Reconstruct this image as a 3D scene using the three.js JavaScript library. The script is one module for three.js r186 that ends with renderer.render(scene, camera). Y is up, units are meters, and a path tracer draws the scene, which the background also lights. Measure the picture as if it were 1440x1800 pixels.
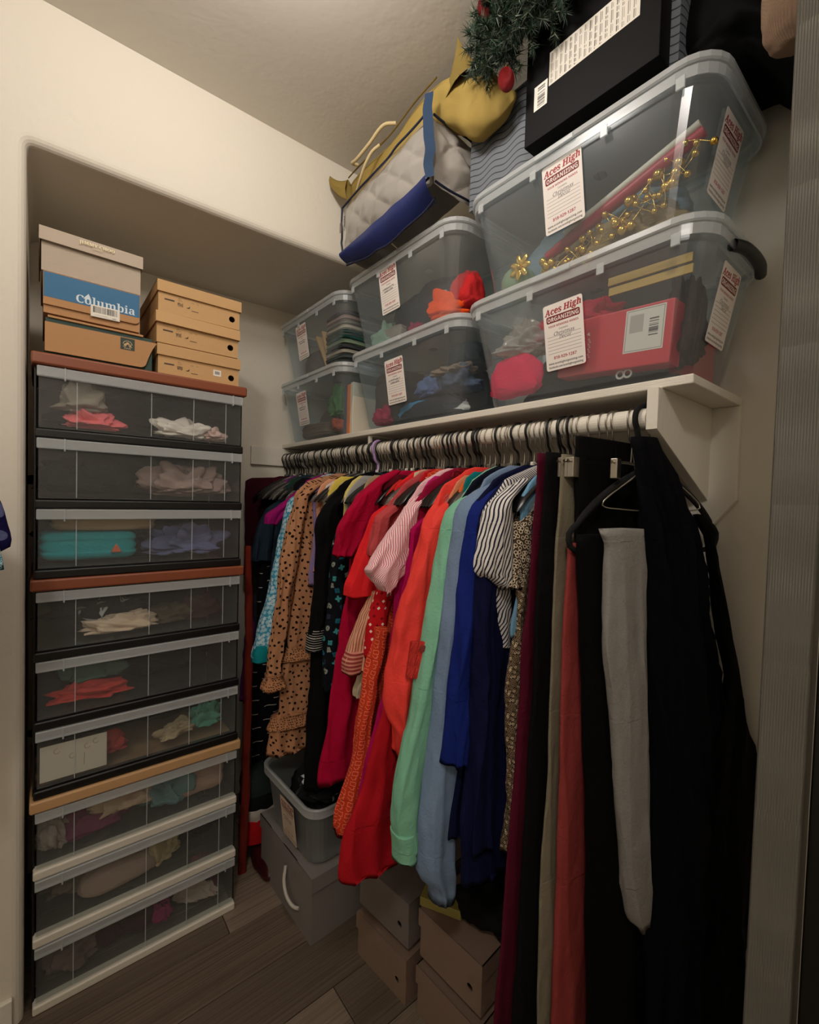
import * as THREE from 'three';
import { RoundedBoxGeometry } from 'three/addons/geometries/RoundedBoxGeometry.js';
import { mergeGeometries } from 'three/addons/utils/BufferGeometryUtils.js';

// ---------------------------------------------------------------- camera, light, exposure
const scene = new THREE.Scene();
const deg = Math.PI / 180;
const camera = new THREE.PerspectiveCamera(2 * Math.atan(900 / 800) / deg, 1440 / 1800, 0.02, 30);
{
  const yaw = 39.2 * deg, pitch = 1.75 * deg, roll = 1.68 * deg;
  const f = new THREE.Vector3(Math.sin(yaw) * Math.cos(pitch), -Math.sin(pitch), -Math.cos(yaw) * Math.cos(pitch));
  const r = new THREE.Vector3(Math.cos(yaw), 0, Math.sin(yaw));
  const u = new THREE.Vector3().crossVectors(r, f);
  camera.position.set(0, 1.47, 0);
  camera.up.copy(u.multiplyScalar(Math.cos(roll)).addScaledVector(r, -Math.sin(roll)));
  camera.lookAt(camera.position.clone().add(f));
}
scene.background = new THREE.Color(0, 0, 0);
const LAMPS = [{ at: [0.3, 2.645, -0.82], intensity: 0.95 }, { at: [-0.55, 2.645, 0.35], intensity: 2.7 }];
const LAMP_COLOR = new THREE.Color(1, 0.925, 0.86);
const renderer = new THREE.WebGLRenderer({ antialias: true });
renderer.shadowMap.enabled = true;
renderer.toneMapping = THREE.LinearToneMapping;
renderer.toneMappingExposure = 1.06;

// ---------------------------------------------------------------- helpers
function random(seed) {
  let a = seed >>> 0;
  return () => { a = (a + 0x6D2B79F5) | 0; let t = Math.imul(a ^ (a >>> 15), 1 | a); t = (t + Math.imul(t ^ (t >>> 7), 61 | t)) ^ t; return ((t ^ (t >>> 14)) >>> 0) / 4294967296; };
}
const hash = (x, y, z) => { let h = Math.imul(x | 0, 374761393) ^ Math.imul(y | 0, 668265263) ^ Math.imul(z | 0, 1274126177); h = Math.imul(h ^ (h >>> 13), 1274126177); return ((h ^ (h >>> 16)) >>> 0) / 4294967296; };
function noise(x, y = 0, z = 0) {
  const X = Math.floor(x), Y = Math.floor(y), Z = Math.floor(z), s = t => t * t * (3 - 2 * t);
  const a = s(x - X), b = s(y - Y), c = s(z - Z), L = (p, q, t) => p + (q - p) * t;
  const e = k => L(L(hash(X, Y, Z + k), hash(X + 1, Y, Z + k), a), L(hash(X, Y + 1, Z + k), hash(X + 1, Y + 1, Z + k), a), b);
  return L(e(0), e(1), c) * 2 - 1;
}
const spow = (v, p) => Math.sign(v) * Math.pow(Math.abs(v), p);
const taken = {};
function numbered(name) { const n = taken[name] = (taken[name] ?? -1) + 1; return n ? `${name}_${String(n).padStart(3, '0')}` : name; }
function tag(o, label, category, group) { o.userData.label = label; o.userData.category = category; if (group) o.userData.group = group; return o; }
function thing(name, label, category, at = [0, 0, 0], group) {
  const o = new THREE.Group(); o.name = numbered(name); o.position.set(...at); scene.add(o);
  return tag(o, label, category, group);
}
function part(name, geometry, material, parent, at, turn, label) {
  const m = new THREE.Mesh(geometry, material); m.name = name; m.castShadow = m.receiveShadow = true;
  if (at) m.position.set(...at);
  if (turn) m.rotation.set(...turn);
  if (label) m.userData.label = label;
  parent.add(m); return m;
}
function solo(name, label, category, geometry, material, at, turn, group) {
  const m = part(name, geometry, material, scene, at, turn); m.name = numbered(name);
  return tag(m, label, category, group);
}
function struct(name, geometry, material, at) { const m = part(name, geometry, material, scene, at); m.userData.kind = 'structure'; return m; }
const box = (w, h, d, r = 0.002, s = 2) => new RoundedBoxGeometry(w, h, d, s, Math.min(r, w / 2.01, h / 2.01, d / 2.01));
const moved = (g, x = 0, y = 0, z = 0) => g.translate(x, y, z);
const clean = g => { const o = g.index ? g.toNonIndexed() : g; for (const k of Object.keys(o.attributes)) if (!['position', 'normal', 'uv'].includes(k)) o.deleteAttribute(k); return o; };
const merge = list => mergeGeometries(list.map(clean));
const V = (...a) => new THREE.Vector3(...a);
function tube(points, r, rs = 6, seg) { const c = new THREE.CatmullRomCurve3(points.map(p => V(...p)), false, 'centripetal'); return new THREE.TubeGeometry(c, seg ?? points.length * 4, r, rs); }
// a grid of points fn(u, v) -> [x, y, z], u and v from 0 to 1
function sheet(nu, nv, fn, uvw = 1, uvh = 1) {
  const p = [], t = [], ix = [];
  for (let i = 0; i <= nv; i++) for (let j = 0; j <= nu; j++) { p.push(...fn(j / nu, i / nv)); t.push(j / nu * uvw, (1 - i / nv) * uvh); }
  for (let i = 0; i < nv; i++) for (let j = 0; j < nu; j++) { const a = i * (nu + 1) + j, b = a + 1, c = a + nu + 1, d = c + 1; ix.push(a, c, b, b, c, d); }
  const g = new THREE.BufferGeometry();
  g.setAttribute('position', new THREE.Float32BufferAttribute(p, 3)); g.setAttribute('uv', new THREE.Float32BufferAttribute(t, 2)); g.setIndex(ix); g.computeVertexNormals();
  return g;
}
// hanging cloth: horizontal cuts [y, x0, x1, thickness] from top to bottom, joined and creased
function cloth(cuts, o = {}) {
  const seed = o.seed ?? 1, K = cuts.length, N = o.n ?? 44, M = o.m ?? 56, A = o.A ?? 0.007, sq = o.sq ?? 0.75;
  const at = s => { // smooth interpolation between cuts
    const f = s * (K - 1), i = Math.min(K - 2, Math.floor(f)), t = f - i;
    return cuts[0].map((_, c) => { const p = k => cuts[Math.max(0, Math.min(K - 1, k))][c]; const m0 = (p(i + 1) - p(i - 1)) / 2, m1 = (p(i + 2) - p(i)) / 2, t2 = t * t, t3 = t2 * t;
      return c === 0 ? p(i) + (p(i + 1) - p(i)) * t : (2 * t3 - 3 * t2 + 1) * p(i) + (t3 - 2 * t2 + t) * m0 * 0.7 + (-2 * t3 + 3 * t2) * p(i + 1) + (t3 - t2) * m1 * 0.7; });
  };
  const ys = cuts.map(c => c[0]), y0 = ys[0], y1 = ys[K - 1], len = Math.max(0.05, y0 - y1);
  const sOf = y => { for (let i = 0; i < K - 1; i++) if (y <= ys[i] && y >= ys[i + 1]) return (i + (ys[i] - y) / Math.max(1e-6, ys[i] - ys[i + 1])) / (K - 1); return 1; };
  const pos = [], uv = [], ix = [], ph = seed * 1.7, freq = o.freq ?? 1;
  for (let i = 0; i <= N; i++) {
    const v = i / N, y = y0 - len * v, [, x0, x1, t] = at(sOf(y)), cx = (x0 + x1) / 2, hx = Math.max(0.006, (x1 - x0) / 2), ht = Math.max(0.004, t / 2);
    const grow = Math.min(1, (y0 - y) / 0.18), ring = [];
    for (let j = 0; j <= M; j++) {
      const a = j / M * Math.PI * 2, ca = Math.cos(a), sa = Math.sin(a);
      let x = cx + hx * spow(ca, sq), z = ht * spow(sa, sq);
      const q = (x - cx) * freq, w = Math.sin(q * 95 + ph + noise(y * 3, seed) * 2.2) * 0.55 + Math.sin(q * 47 + ph * 2 + y * 3.5) * 0.7 + noise(q * 60, y * 7, seed) * 0.6;
      const rid = 1 - Math.abs(Math.sin(q * 62 + ph * 1.3 + 1.6 * noise(y * 2.6, seed, 4) + y * 2)), rid2 = 1 - Math.abs(Math.sin(q * 31 - y * 5 + ph));
      z += A * grow * (w * 0.6 + (rid * rid - 0.35) * 0.9 + (rid2 * rid2 - 0.35) * 0.6);
      x += A * grow * noise(y * 9, seed * 3.1, sa * 2) * 0.9 + A * 0.35 * noise(y * 30, seed, sa * 3 + ca);
      const yy = y + (i === N ? 0.008 * noise(a * 1.4, seed) : 0) + (o.tip && v > 0.5 ? -(v - 0.5) * 0 : 0);
      ring.push([x, yy, z]);
    }
    ring[M] = ring[0].slice();
    let u = 0;
    for (let j = 0; j <= M; j++) { if (j) u += Math.hypot(ring[j][0] - ring[j - 1][0], ring[j][2] - ring[j - 1][2]); pos.push(...ring[j]); uv.push(u, y); }
  }
  for (let i = 0; i < N; i++) for (let j = 0; j < M; j++) { const a = i * (M + 1) + j, c = a + M + 1; ix.push(a, a + 1, c, a + 1, c + 1, c); }
  const cap = (row, dy, flip) => { const b = row * (M + 1), n = pos.length / 3, c = [0, 0, 0]; for (let j = 0; j < M; j++) for (let k = 0; k < 3; k++) c[k] += pos[(b + j) * 3 + k] / M; pos.push(c[0], c[1] + dy, c[2]); uv.push(0, c[1]); for (let j = 0; j < M; j++) flip ? ix.push(n, b + j, b + j + 1) : ix.push(n, b + j + 1, b + j); };
  cap(0, 0.002, false); cap(N, Math.min(0.03, len * 0.3), true);
  const g = new THREE.BufferGeometry();
  g.setAttribute('position', new THREE.Float32BufferAttribute(pos, 3)); g.setAttribute('uv', new THREE.Float32BufferAttribute(uv, 2)); g.setIndex(ix); g.computeVertexNormals();
  return g;
}
// a crumpled lump of cloth lying on y = 0
function lump(w, h, d, seed, amt = 0.22, nu = 68, nv = 46) {
  const rr = random(seed), dirs = [0, 1, 2].map(() => [rr() * 2 - 1, rr() * 1.4 - 0.7, rr() * 2 - 1, rr() * 9]);
  return sheet(nu, nv, (u, v) => {
    const a = u * Math.PI * 2, b = (v - 0.5) * Math.PI;
    let x = spow(Math.cos(b), 0.7) * spow(Math.cos(a), 0.75), z = spow(Math.cos(b), 0.7) * spow(Math.sin(a), 0.75), y = -spow(Math.sin(b), 0.8);
    let k = 0;
    for (const q of dirs) k += 1 - Math.abs(2 * (((x * q[0] + y * q[1] + z * q[2]) * 1.7 + q[3] + 0.35 * noise(x * 2.3 + q[3], y * 2.3, z * 2.3)) % 1 + 1) % 2 - 1);
    let k2 = 0; for (const q of dirs) k2 += Math.abs(2 * (((x * q[2] - y * q[0] + z * q[1]) * 3.6 + q[3] * 2 + 0.5 * noise(x * 4 + q[3], y * 4, z * 4)) % 1 + 1) % 2 - 1);
    const f = 1 - amt + amt * (k / 1.5 - 0.6) + amt * 0.9 * noise(x * 2 + seed, y * 2, z * 2) - amt * 0.28 * (k2 / 1.5 - 1);
    y *= f; if (y < 0) y *= 0.35;
    return [x * f * w / 2, Math.max(0, (y + 0.35) / 1.35 * h), z * f * d / 2];
  }, w, h);
}
// a neat stack-fold: rounded slab whose front shows fold layers
function folded(w, h, d, seed, layers = 3) {
  return sheet(64, 40, (u, v) => {
    const a = u * Math.PI * 2, b = (v - 0.5) * Math.PI;
    let x = spow(Math.cos(b), 0.28) * spow(Math.cos(a), 0.3), z = spow(Math.cos(b), 0.28) * spow(Math.sin(a), 0.3);
    const y = -spow(Math.sin(b), 0.45), l = (y * 0.5 + 0.5) * layers, g = 1 - Math.pow(Math.abs((l % 1) * 2 - 1), 6) * 0 - (Math.abs(l - Math.round(l)) < 0.12 ? 0.045 : 0);
    const f = g + 0.03 * noise(x * 2.5 + seed, y * 3, z * 2.5);
    return [x * f * w / 2, Math.max(0, (y * (1 + 0.06 * noise(x * 3, z * 3, seed)) * 0.5 + 0.5) * h), z * f * d / 2];
  }, w, h);
}
function canvas(w, h, draw) { const c = document.createElement('canvas'); c.width = w; c.height = h; const g = c.getContext('2d'); draw(g, w, h); return c; }
function print(w, h, draw) { const t = new THREE.CanvasTexture(canvas(w, h, draw)); t.colorSpace = THREE.SRGBColorSpace; t.magFilter = THREE.LinearFilter; t.anisotropy = 8; return t; }
function tile(w, h, size, draw, sizeY = size) { const t = print(w, h, draw); t.wrapS = t.wrapT = THREE.RepeatWrapping; t.repeat.set(1 / size, 1 / sizeY); return t; }
function grey(n, size, fn) { // height field tile for bump
  const d = new Uint8Array(n * n * 4);
  for (let i = 0; i < n; i++) for (let j = 0; j < n; j++) { const v = Math.max(0, Math.min(255, fn(j / n, i / n) * 255)); d.set([v, v, v, 255], (i * n + j) * 4); }
  const t = new THREE.DataTexture(d, n, n); t.wrapS = t.wrapT = THREE.RepeatWrapping; t.magFilter = THREE.LinearFilter; t.minFilter = THREE.LinearMipmapLinearFilter; t.generateMipmaps = true; t.repeat.set(1 / size, 1 / size); t.needsUpdate = true; return t;
}
// noise that repeats on the unit square
function tnoise(u, v, f, s) { const w = (x, y) => noise(x * f, y * f, s); const a = u, b = v; return w(a, b) * (1 - a) * (1 - b) + w(a - 1, b) * a * (1 - b) + w(a, b - 1) * (1 - a) * b + w(a - 1, b - 1) * a * b; }
const M = (color, roughness = 0.6, o = {}) => new THREE.MeshStandardMaterial({ color, roughness, ...o });
const P = (color, roughness, o = {}) => new THREE.MeshPhysicalMaterial({ color, roughness, ...o });

// ---------------------------------------------------------------- shared materials
const plaster = grey(512, 0.5, (u, v) => 0.5 + 0.3 * tnoise(u, v, 26, 1) + 0.2 * tnoise(u, v, 60, 2));
const wallPaint = M('#e3dccd', 0.75, { bumpMap: plaster, bumpScale: 0.0012 });
const ceilingPaint = M('#dcd6ca', 0.85, { bumpMap: plaster, bumpScale: 0.0006 });
const whitePaint = M('#e6e0d3', 0.5, { bumpMap: grey(256, 0.3, (u, v) => 0.5 + 0.4 * tnoise(u, v * 0.2, 40, 5)), bumpScale: 0.0006 });
const clearPlastic = P('#eef6fa', 0.2, { transmission: 0.93, thickness: 0, ior: 1.45, side: THREE.DoubleSide });
const milkyPlastic = P('#eef2f3', 0.3, { transmission: 0.66, thickness: 0, ior: 1.45, side: THREE.DoubleSide });
const drawerPlastic = P('#f4f7f6', 0.2, { transmission: 0.95, thickness: 0, ior: 1.45, side: THREE.DoubleSide });
const blackPlastic = M('#0a0a0b', 0.38);
const ivoryPlastic = M('#d8d2c4', 0.42);
const brownTop = M('#8a4a2f', 0.4), tanTop = M('#c39a6c', 0.45);
const steel = M('#b9b4aa', 0.28, { metalness: 1 });
const ink = '#2b2727';

// ---------------------------------------------------------------- the room
const roomShape = (() => { // the back wall with the wide opening of the alcove cut out of it
  const s = new THREE.Shape(); const x0 = -0.028, y0 = 2.368, r = 0.02;
  s.moveTo(-1.9, -0.15); s.lineTo(x0, -0.15); s.lineTo(x0, y0 - r); s.quadraticCurveTo(x0, y0, x0 + r, y0); s.lineTo(1.4, y0 + 0.02); s.lineTo(1.4, 2.95); s.lineTo(-1.9, 2.95); s.closePath();
  return s;
})();
const backWall = new THREE.ExtrudeGeometry(roomShape, { depth: 0.66, bevelEnabled: true, bevelThickness: 0.024, bevelSize: 0.024, bevelOffset: -0.024, bevelSegments: 5, curveSegments: 6 });
struct('wall_back', backWall, wallPaint, [0, 0, -1.58 - 0.684]);
const slab = (w, h, d) => { const g = new THREE.BoxGeometry(w, h, d); const p = g.attributes.position, n = g.attributes.normal, t = g.attributes.uv; for (let i = 0; i < p.count; i++) { const ax = Math.abs(n.getX(i)) > 0.5 ? 0 : Math.abs(n.getY(i)) > 0.5 ? 1 : 2; t.setXY(i, ax === 0 ? p.getZ(i) : p.getX(i), ax === 1 ? p.getZ(i) : p.getY(i)); } return g; };
struct('wall_niche', slab(3.2, 3, 0.1), wallPaint, [-0.3, 1.4, -2.25]);
struct('wall_right', slab(0.1, 3, 4), wallPaint, [1.296, 1.4, -0.4]);
struct('wall_left', slab(0.1, 3, 4), wallPaint, [-1.65, 1.4, -0.4]);
struct('wall_front', slab(3.2, 3, 0.1), wallPaint, [-0.2, 1.4, 1.25]);
struct('ceiling', slab(3.3, 0.1, 4), ceilingPaint, [-0.2, 2.79, -0.4]);
// floor: planks running across, each a board of its own
{
  const floor = new THREE.Group(); floor.name = 'floor'; floor.userData.kind = 'structure'; scene.add(floor);
  part('subfloor', slab(3.3, 0.06, 4), M('#241f1a', 0.9), floor, [-0.2, -0.042, -0.4]);
  const rr = random(5), grain = seed => tile(512, 128, 1.22, (g, w, h) => {
    const q = random(seed), base = 200 + q() * 30; g.fillStyle = `rgb(${base},${base * 0.96},${base * 0.9})`; g.fillRect(0, 0, w, h);
    for (let i = 0; i < 260; i++) { const y = q() * h, a = 0.04 + q() * 0.12, dark = q() < 0.6; g.strokeStyle = dark ? `rgba(50,38,30,${a})` : `rgba(220,205,185,${a})`; g.lineWidth = 0.6 + q() * 2.4; g.beginPath(); const x = q() * w; g.moveTo(x - 150, y); g.bezierCurveTo(x - 50, y + q() * 8 - 4, x + 50, y + q() * 8 - 4, x + 190, y + q() * 4 - 2); g.stroke(); }
  }, 0.18);
  const woods = [11, 12, 13, 14, 15, 16].map((s, i) => M(['#9b9085', '#85796e', '#938679', '#a1948a', '#7e7369', '#968a7f'][i], 0.5, { map: grain(s) }));
  const L = 1.22, W = 0.178, g = box(L - 0.0025, 0.012, W - 0.0025, 0.0015, 1);
  { const p = g.attributes.position, t = g.attributes.uv; for (let i = 0; i < p.count; i++) t.setXY(i, p.getX(i) + L / 2, p.getZ(i) + W / 2); }
  for (let row = 0; row < 20; row++) {
    const off = [0.0, 0.46, 0.83, 0.27, 0.65][row % 5];
    for (let k = -1; k < 3; k++) { const x = -1.6 + off + k * L; if (x > 1.9 || x < -2.3) continue; part('plank', g, woods[Math.floor(rr() * 6)], floor, [x, -0.006, -2.12 + row * W]); }
  }
}
struct('baseboard_back', box(1.5, 0.09, 0.014, 0.004), whitePaint, [-0.80, 0.045, -1.573]);

// ceiling lamps: flush domes, one just above the picture and one behind the viewer
LAMPS.forEach(({ at, intensity }, i) => {
  const lamp = thing('ceiling_lamp', ['round flush ceiling lamp with a glowing opal dome above the clothes rod', 'round flush ceiling lamp with a glowing opal dome behind the viewer'][i], 'lamp', [at[0], 2.74, at[2]]);
  part('base', new THREE.CylinderGeometry(0.15, 0.155, 0.02, 40), M('#d9d5cc', 0.4, { metalness: 0.3 }), lamp, [0, -0.01, 0]);
  const dome = new THREE.LatheGeometry([[0.145, 0], [0.14, -0.03], [0.118, -0.065], [0.08, -0.09], [0.04, -0.102], [0.0005, -0.106]].map(p => new THREE.Vector2(...p)), 40);
  part('dome', dome, M('#fff3df', 0.4, { emissive: LAMP_COLOR, emissiveIntensity: 1.6, side: THREE.DoubleSide }), lamp, [0, -0.02, 0]);
  const l = new THREE.PointLight(LAMP_COLOR, intensity, 0, 2); l.position.set(...at); l.castShadow = true; l.shadow.radius = 4.5; l.shadow.mapSize.set(2048, 2048); scene.add(l);
});

// ---------------------------------------------------------------- three stacked drawer units in the alcove
const FRONT = -1.58, TX = 0.2665;
function drawerUnit(top, frameMat, topMat, label, ivory) {
  const base = top - 0.61, W = 0.556, D = 0.385, t = thing('drawer_unit', label, 'drawers', [TX, base, FRONT], undefined);
  part('top_panel', box(W + 0.012, 0.032, D + 0.012, 0.006, 3), topMat, t, [0, 0.594, -D / 2 + 0.006]);
  for (const s of [-1, 1]) part('side_panel', box(0.006, 0.575, D - 0.03, 0.002, 1), ivory ? frameMat : blackPlastic, t, [s * (W / 2 - 0.003), 0.289, -D / 2 - 0.005]);
  part('back_panel', box(W - 0.014, 0.575, 0.006, 0.002, 1), ivory ? frameMat : blackPlastic, t, [0, 0.289, -D + 0.006]);
  const tub = (() => { // thin open tub: front, two sides, back and bottom
    const w = W - 0.02, h = 0.162, d = D - 0.03, q = [];
    const pane = (a, b, c, e) => sheet(1, 1, (u, v) => [0, 1, 2].map(i => a[i] * (1 - u) * (1 - v) + b[i] * u * (1 - v) + e[i] * u * v + c[i] * (1 - u) * v));
    const x = w / 2, z = -d;
    q.push(pane([-x, h, 0], [x, h, 0], [-x, 0, 0], [x, 0, 0]));
    q.push(pane([-x, h, z], [-x, h, 0], [-x, 0, z], [-x, 0, 0]), pane([x, h, 0], [x, h, z], [x, 0, 0], [x, 0, z]));
    q.push(pane([x, h, z], [-x, h, z], [x, 0, z], [-x, 0, z]), pane([-x, 0.002, 0], [x, 0.002, 0], [-x, 0.002, z], [x, 0.002, z]));
    return merge(q);
  })();
  const lip = merge([moved(box(W - 0.012, 0.028, 0.012, 0.003), 0, 0, 0), moved(box(0.004, 0.034, 0.014, 0.001, 1), -W * 0.38, -0.002, 0.001), moved(box(0.004, 0.034, 0.014, 0.001, 1), W * 0.43, -0.002, 0.001)]);
  const rail = ivory
    ? (() => { const s = new THREE.Shape(); const w = W / 2 - 0.002; s.moveTo(-w, 0); s.lineTo(w, 0); s.lineTo(w, 0.024); s.lineTo(w * 0.8, 0.024); s.lineTo(w * 0.76, 0.029); s.lineTo(-w * 0.72, 0.029); s.lineTo(-w * 0.76, 0.024); s.lineTo(-w, 0.024); s.closePath(); return new THREE.ExtrudeGeometry(s, { depth: 0.03, bevelEnabled: true, bevelSize: 0.003, bevelOffset: -0.003, bevelThickness: 0.003, bevelSegments: 3 }).translate(0, 0, -0.026); })()
    : moved(box(W - 0.004, 0.025, 0.034, 0.005, 3), 0, 0.0125, -0.013);
  for (let k = 0; k < 3; k++) {
    const y = [0.411, 0.219, 0.027][k];
    part('rail', rail, frameMat, t, [0, y - 0.027, 0]);
    const d = part('drawer', tub, drawerPlastic, t, [0, y + 0.001, -0.004]);
    part('drawer_lip', lip, milkyPlastic, d, [0, 0.149, 0.006]);
    for (const f of [-0.31, 0.02, 0.235, 0.415]) part('rib', box(0.0022, 0.13, 0.0022, 0.0006, 1), milkyPlastic, d, [f * W - 0.012, 0.068, 0.001]);
  }
  return t;
}
drawerUnit(1.83, blackPlastic, brownTop, 'black framed clear drawer unit on top of the tower under the shoe boxes');
drawerUnit(1.22, blackPlastic, brownTop, 'black framed clear drawer unit in the middle of the tower, brown top squeezed between units');
drawerUnit(0.61, ivoryPlastic, tanTop, 'ivory framed clear drawer unit standing on the floor with a tan top');

// what lies in the drawers
const clothMat = (c, o = {}) => P(c, 0.92, { specularIntensity: 0.3, sheen: 0.15, sheenRoughness: 0.8, sheenColor: new THREE.Color(c), bumpMap: WEAVE, bumpScale: 0.0012, ...o });
const WEAVE = grey(256, 0.03, (u, v) => 0.5 + 0.25 * Math.sin(u * Math.PI * 2 * 16) * Math.sin(v * Math.PI * 2 * 16) + 0.25 * tnoise(u, v, 20, 9));
const DRAWER_Y = [1.642, 1.450, 1.258, 1.032, 0.840, 0.648, 0.422, 0.230, 0.038];
// [drawer, name, label, category, colour, x across the drawer, distance behind the front, width, height, depth, kind, turn]
const IN_DRAWERS = [
  [0, 'sweater', 'crumpled grey knit top lying over a pink one in the top drawer', 'top', '#968e81', 0.115, 0.06, 0.135, 0.105, 0.1, 'lump', 0.2],
  [0, 'top', 'coral pink top crumpled under a grey knit in the top drawer', 'top', '#f0737a', 0.135, 0.055, 0.15, 0.055, 0.09, 'lump', 0.1],
  [0, 'sock', 'white top with a pink tip crumpled along the top drawer front', 'top', '#eae2da', 0.385, 0.05, 0.2, 0.062, 0.08, 'lump', 0.1],
  [0, 'undershirt', 'small pale pink undershirt balled beside the white top', 'undershirt', '#d9b9b2', 0.475, 0.06, 0.09, 0.05, 0.08, 'lump', 0.5],
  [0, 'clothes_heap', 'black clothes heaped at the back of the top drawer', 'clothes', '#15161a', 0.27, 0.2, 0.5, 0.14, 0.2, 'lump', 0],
  [1, 'leggings', 'black leggings heaped in the second drawer from the top', 'leggings', '#17181a', 0.13, 0.1, 0.24, 0.1, 0.16, 'lump', 0.2],
  [1, 'knit_sweater', 'mauve grey sweater crumpled in the second drawer from the top', 'sweater', '#a18983', 0.395, 0.075, 0.28, 0.115, 0.13, 'lump', -0.1],
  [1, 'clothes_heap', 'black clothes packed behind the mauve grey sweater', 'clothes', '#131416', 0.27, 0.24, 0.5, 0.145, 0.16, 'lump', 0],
  [2, 'sweater', 'beige knit sweater folded on the teal shirt', 'sweater', '#a88d68', 0.17, 0.1, 0.27, 0.065, 0.16, 'fold', 0, 0.085],
  [2, 'shirt', 'teal shirt folded in the lowest drawer of the top unit', 'shirt', '#1f98a0', 0.13, 0.1, 0.24, 0.085, 0.17, 'fold', 0],
  [2, 'shirt', 'slate blue shirt folded beside the teal one', 'shirt', '#656c92', 0.39, 0.09, 0.27, 0.095, 0.15, 'lump', 0],
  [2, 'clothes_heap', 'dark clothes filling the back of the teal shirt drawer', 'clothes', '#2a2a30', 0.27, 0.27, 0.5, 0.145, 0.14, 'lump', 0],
  [3, 'swimsuit', 'black swimsuit with white lines on top of a cream shirt', 'swimsuit', 'LINES', 0.205, 0.1, 0.2, 0.1, 0.12, 'lump', 0.1],
  [3, 'shirt', 'cream shirt crumpled in the top drawer of the middle unit', 'shirt', '#ddc8b0', 0.21, 0.045, 0.21, 0.058, 0.07, 'lump', 0.05],
  [3, 'top', 'dark plum top lying far along the cream shirt drawer', 'top', '#45262c', 0.44, 0.1, 0.15, 0.085, 0.12, 'lump', 0],
  [3, 'shorts', 'olive shorts rolled beside the cream shirt', 'shorts', '#575040', 0.37, 0.09, 0.16, 0.06, 0.09, 'lump', 0],
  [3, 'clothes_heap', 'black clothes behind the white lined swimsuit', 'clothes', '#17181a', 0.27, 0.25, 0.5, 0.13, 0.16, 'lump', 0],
  [4, 'top', 'bright coral top folded on the floor of the fifth drawer', 'top', '#cf4a44', 0.13, 0.06, 0.21, 0.05, 0.09, 'lump', 0],
  [4, 'cushion', 'sage green rounded cup over the coral top', 'cushion', '#55776b', 0.14, 0.09, 0.16, 0.12, 0.1, 'lump', 0],
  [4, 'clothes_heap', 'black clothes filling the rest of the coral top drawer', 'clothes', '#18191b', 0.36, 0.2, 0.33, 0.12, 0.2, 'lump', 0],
  [5, 'scarf', 'beige scarf scrap lying in the drawer above the tan top', 'scarf', '#b9a888', 0.375, 0.06, 0.13, 0.045, 0.07, 'lump', 0.3],
  [5, 'pouch', 'mint green pouch standing at the drawer end', 'pouch', '#63a592', 0.475, 0.075, 0.1, 0.085, 0.08, 'lump', 0],
  [5, 'top', 'coral top poking out behind a white card', 'top', '#b4433f', 0.19, 0.07, 0.09, 0.07, 0.07, 'lump', 0],
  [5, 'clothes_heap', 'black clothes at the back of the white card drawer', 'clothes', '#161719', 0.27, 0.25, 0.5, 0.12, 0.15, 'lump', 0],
  [6, 'bra', 'pale grey bra with dark strap in the upper ivory drawer', 'bra', '#8d857c', 0.045, 0.05, 0.08, 0.12, 0.07, 'lump', 0],
  [6, 'slip', 'plum slip spread in the upper ivory drawer', 'slip', '#6f2c4b', 0.14, 0.08, 0.22, 0.1, 0.1, 'lump', 0],
  [6, 'lace_bra', 'beige lace bra twisted over the plum slip', 'bra', '#b79f86', 0.235, 0.05, 0.18, 0.085, 0.07, 'lump', 0.1],
  [6, 'slip', 'dusty teal slip crumpled beside the beige lace bra', 'slip', '#5f8285', 0.34, 0.07, 0.17, 0.115, 0.09, 'lump', -0.2],
  [6, 'bodysuit', 'blush textured bodysuit folded at the upper ivory drawer end', 'bodysuit', '#a98c7d', 0.45, 0.09, 0.16, 0.14, 0.1, 'fold', 0],
  [7, 'bra', 'large pale padded bra cup lying in the middle ivory drawer', 'bra', '#9a8678', 0.22, 0.06, 0.23, 0.082, 0.09, 'smooth', 0.1],
  [7, 'bra', 'yellow beige bra piece propped above the padded cup', 'bra', '#b0a077', 0.335, 0.07, 0.12, 0.12, 0.07, 'lump', 0.4],
  [7, 'nightgown', 'taupe nightgown along the middle ivory drawer', 'nightgown', '#6b6152', 0.12, 0.14, 0.24, 0.1, 0.14, 'lump', 0],
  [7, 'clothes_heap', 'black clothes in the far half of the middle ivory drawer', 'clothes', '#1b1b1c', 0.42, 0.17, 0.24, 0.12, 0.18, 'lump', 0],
  [8, 'slip', 'grey brown slip crumpled in the bottom drawer corner', 'slip', '#6a5c56', 0.1, 0.07, 0.17, 0.09, 0.11, 'lump', 0.2],
  [8, 'top', 'dark wine top across the bottom drawer', 'top', '#3b2226', 0.26, 0.11, 0.28, 0.09, 0.15, 'lump', 0],
  [8, 'pouch', 'small magenta pouch in the bottom drawer', 'pouch', '#8c2a5c', 0.335, 0.05, 0.06, 0.075, 0.05, 'lump', 0],
  [8, 'strap', 'white strap leaning in the bottom drawer', 'strap', '#a89a90', 0.435, 0.06, 0.14, 0.085, 0.03, 'lump', -0.5],
  [8, 'top', 'rose top at the far end of the bottom drawer', 'top', '#7d3145', 0.475, 0.1, 0.1, 0.12, 0.1, 'lump', 0],
];
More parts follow.
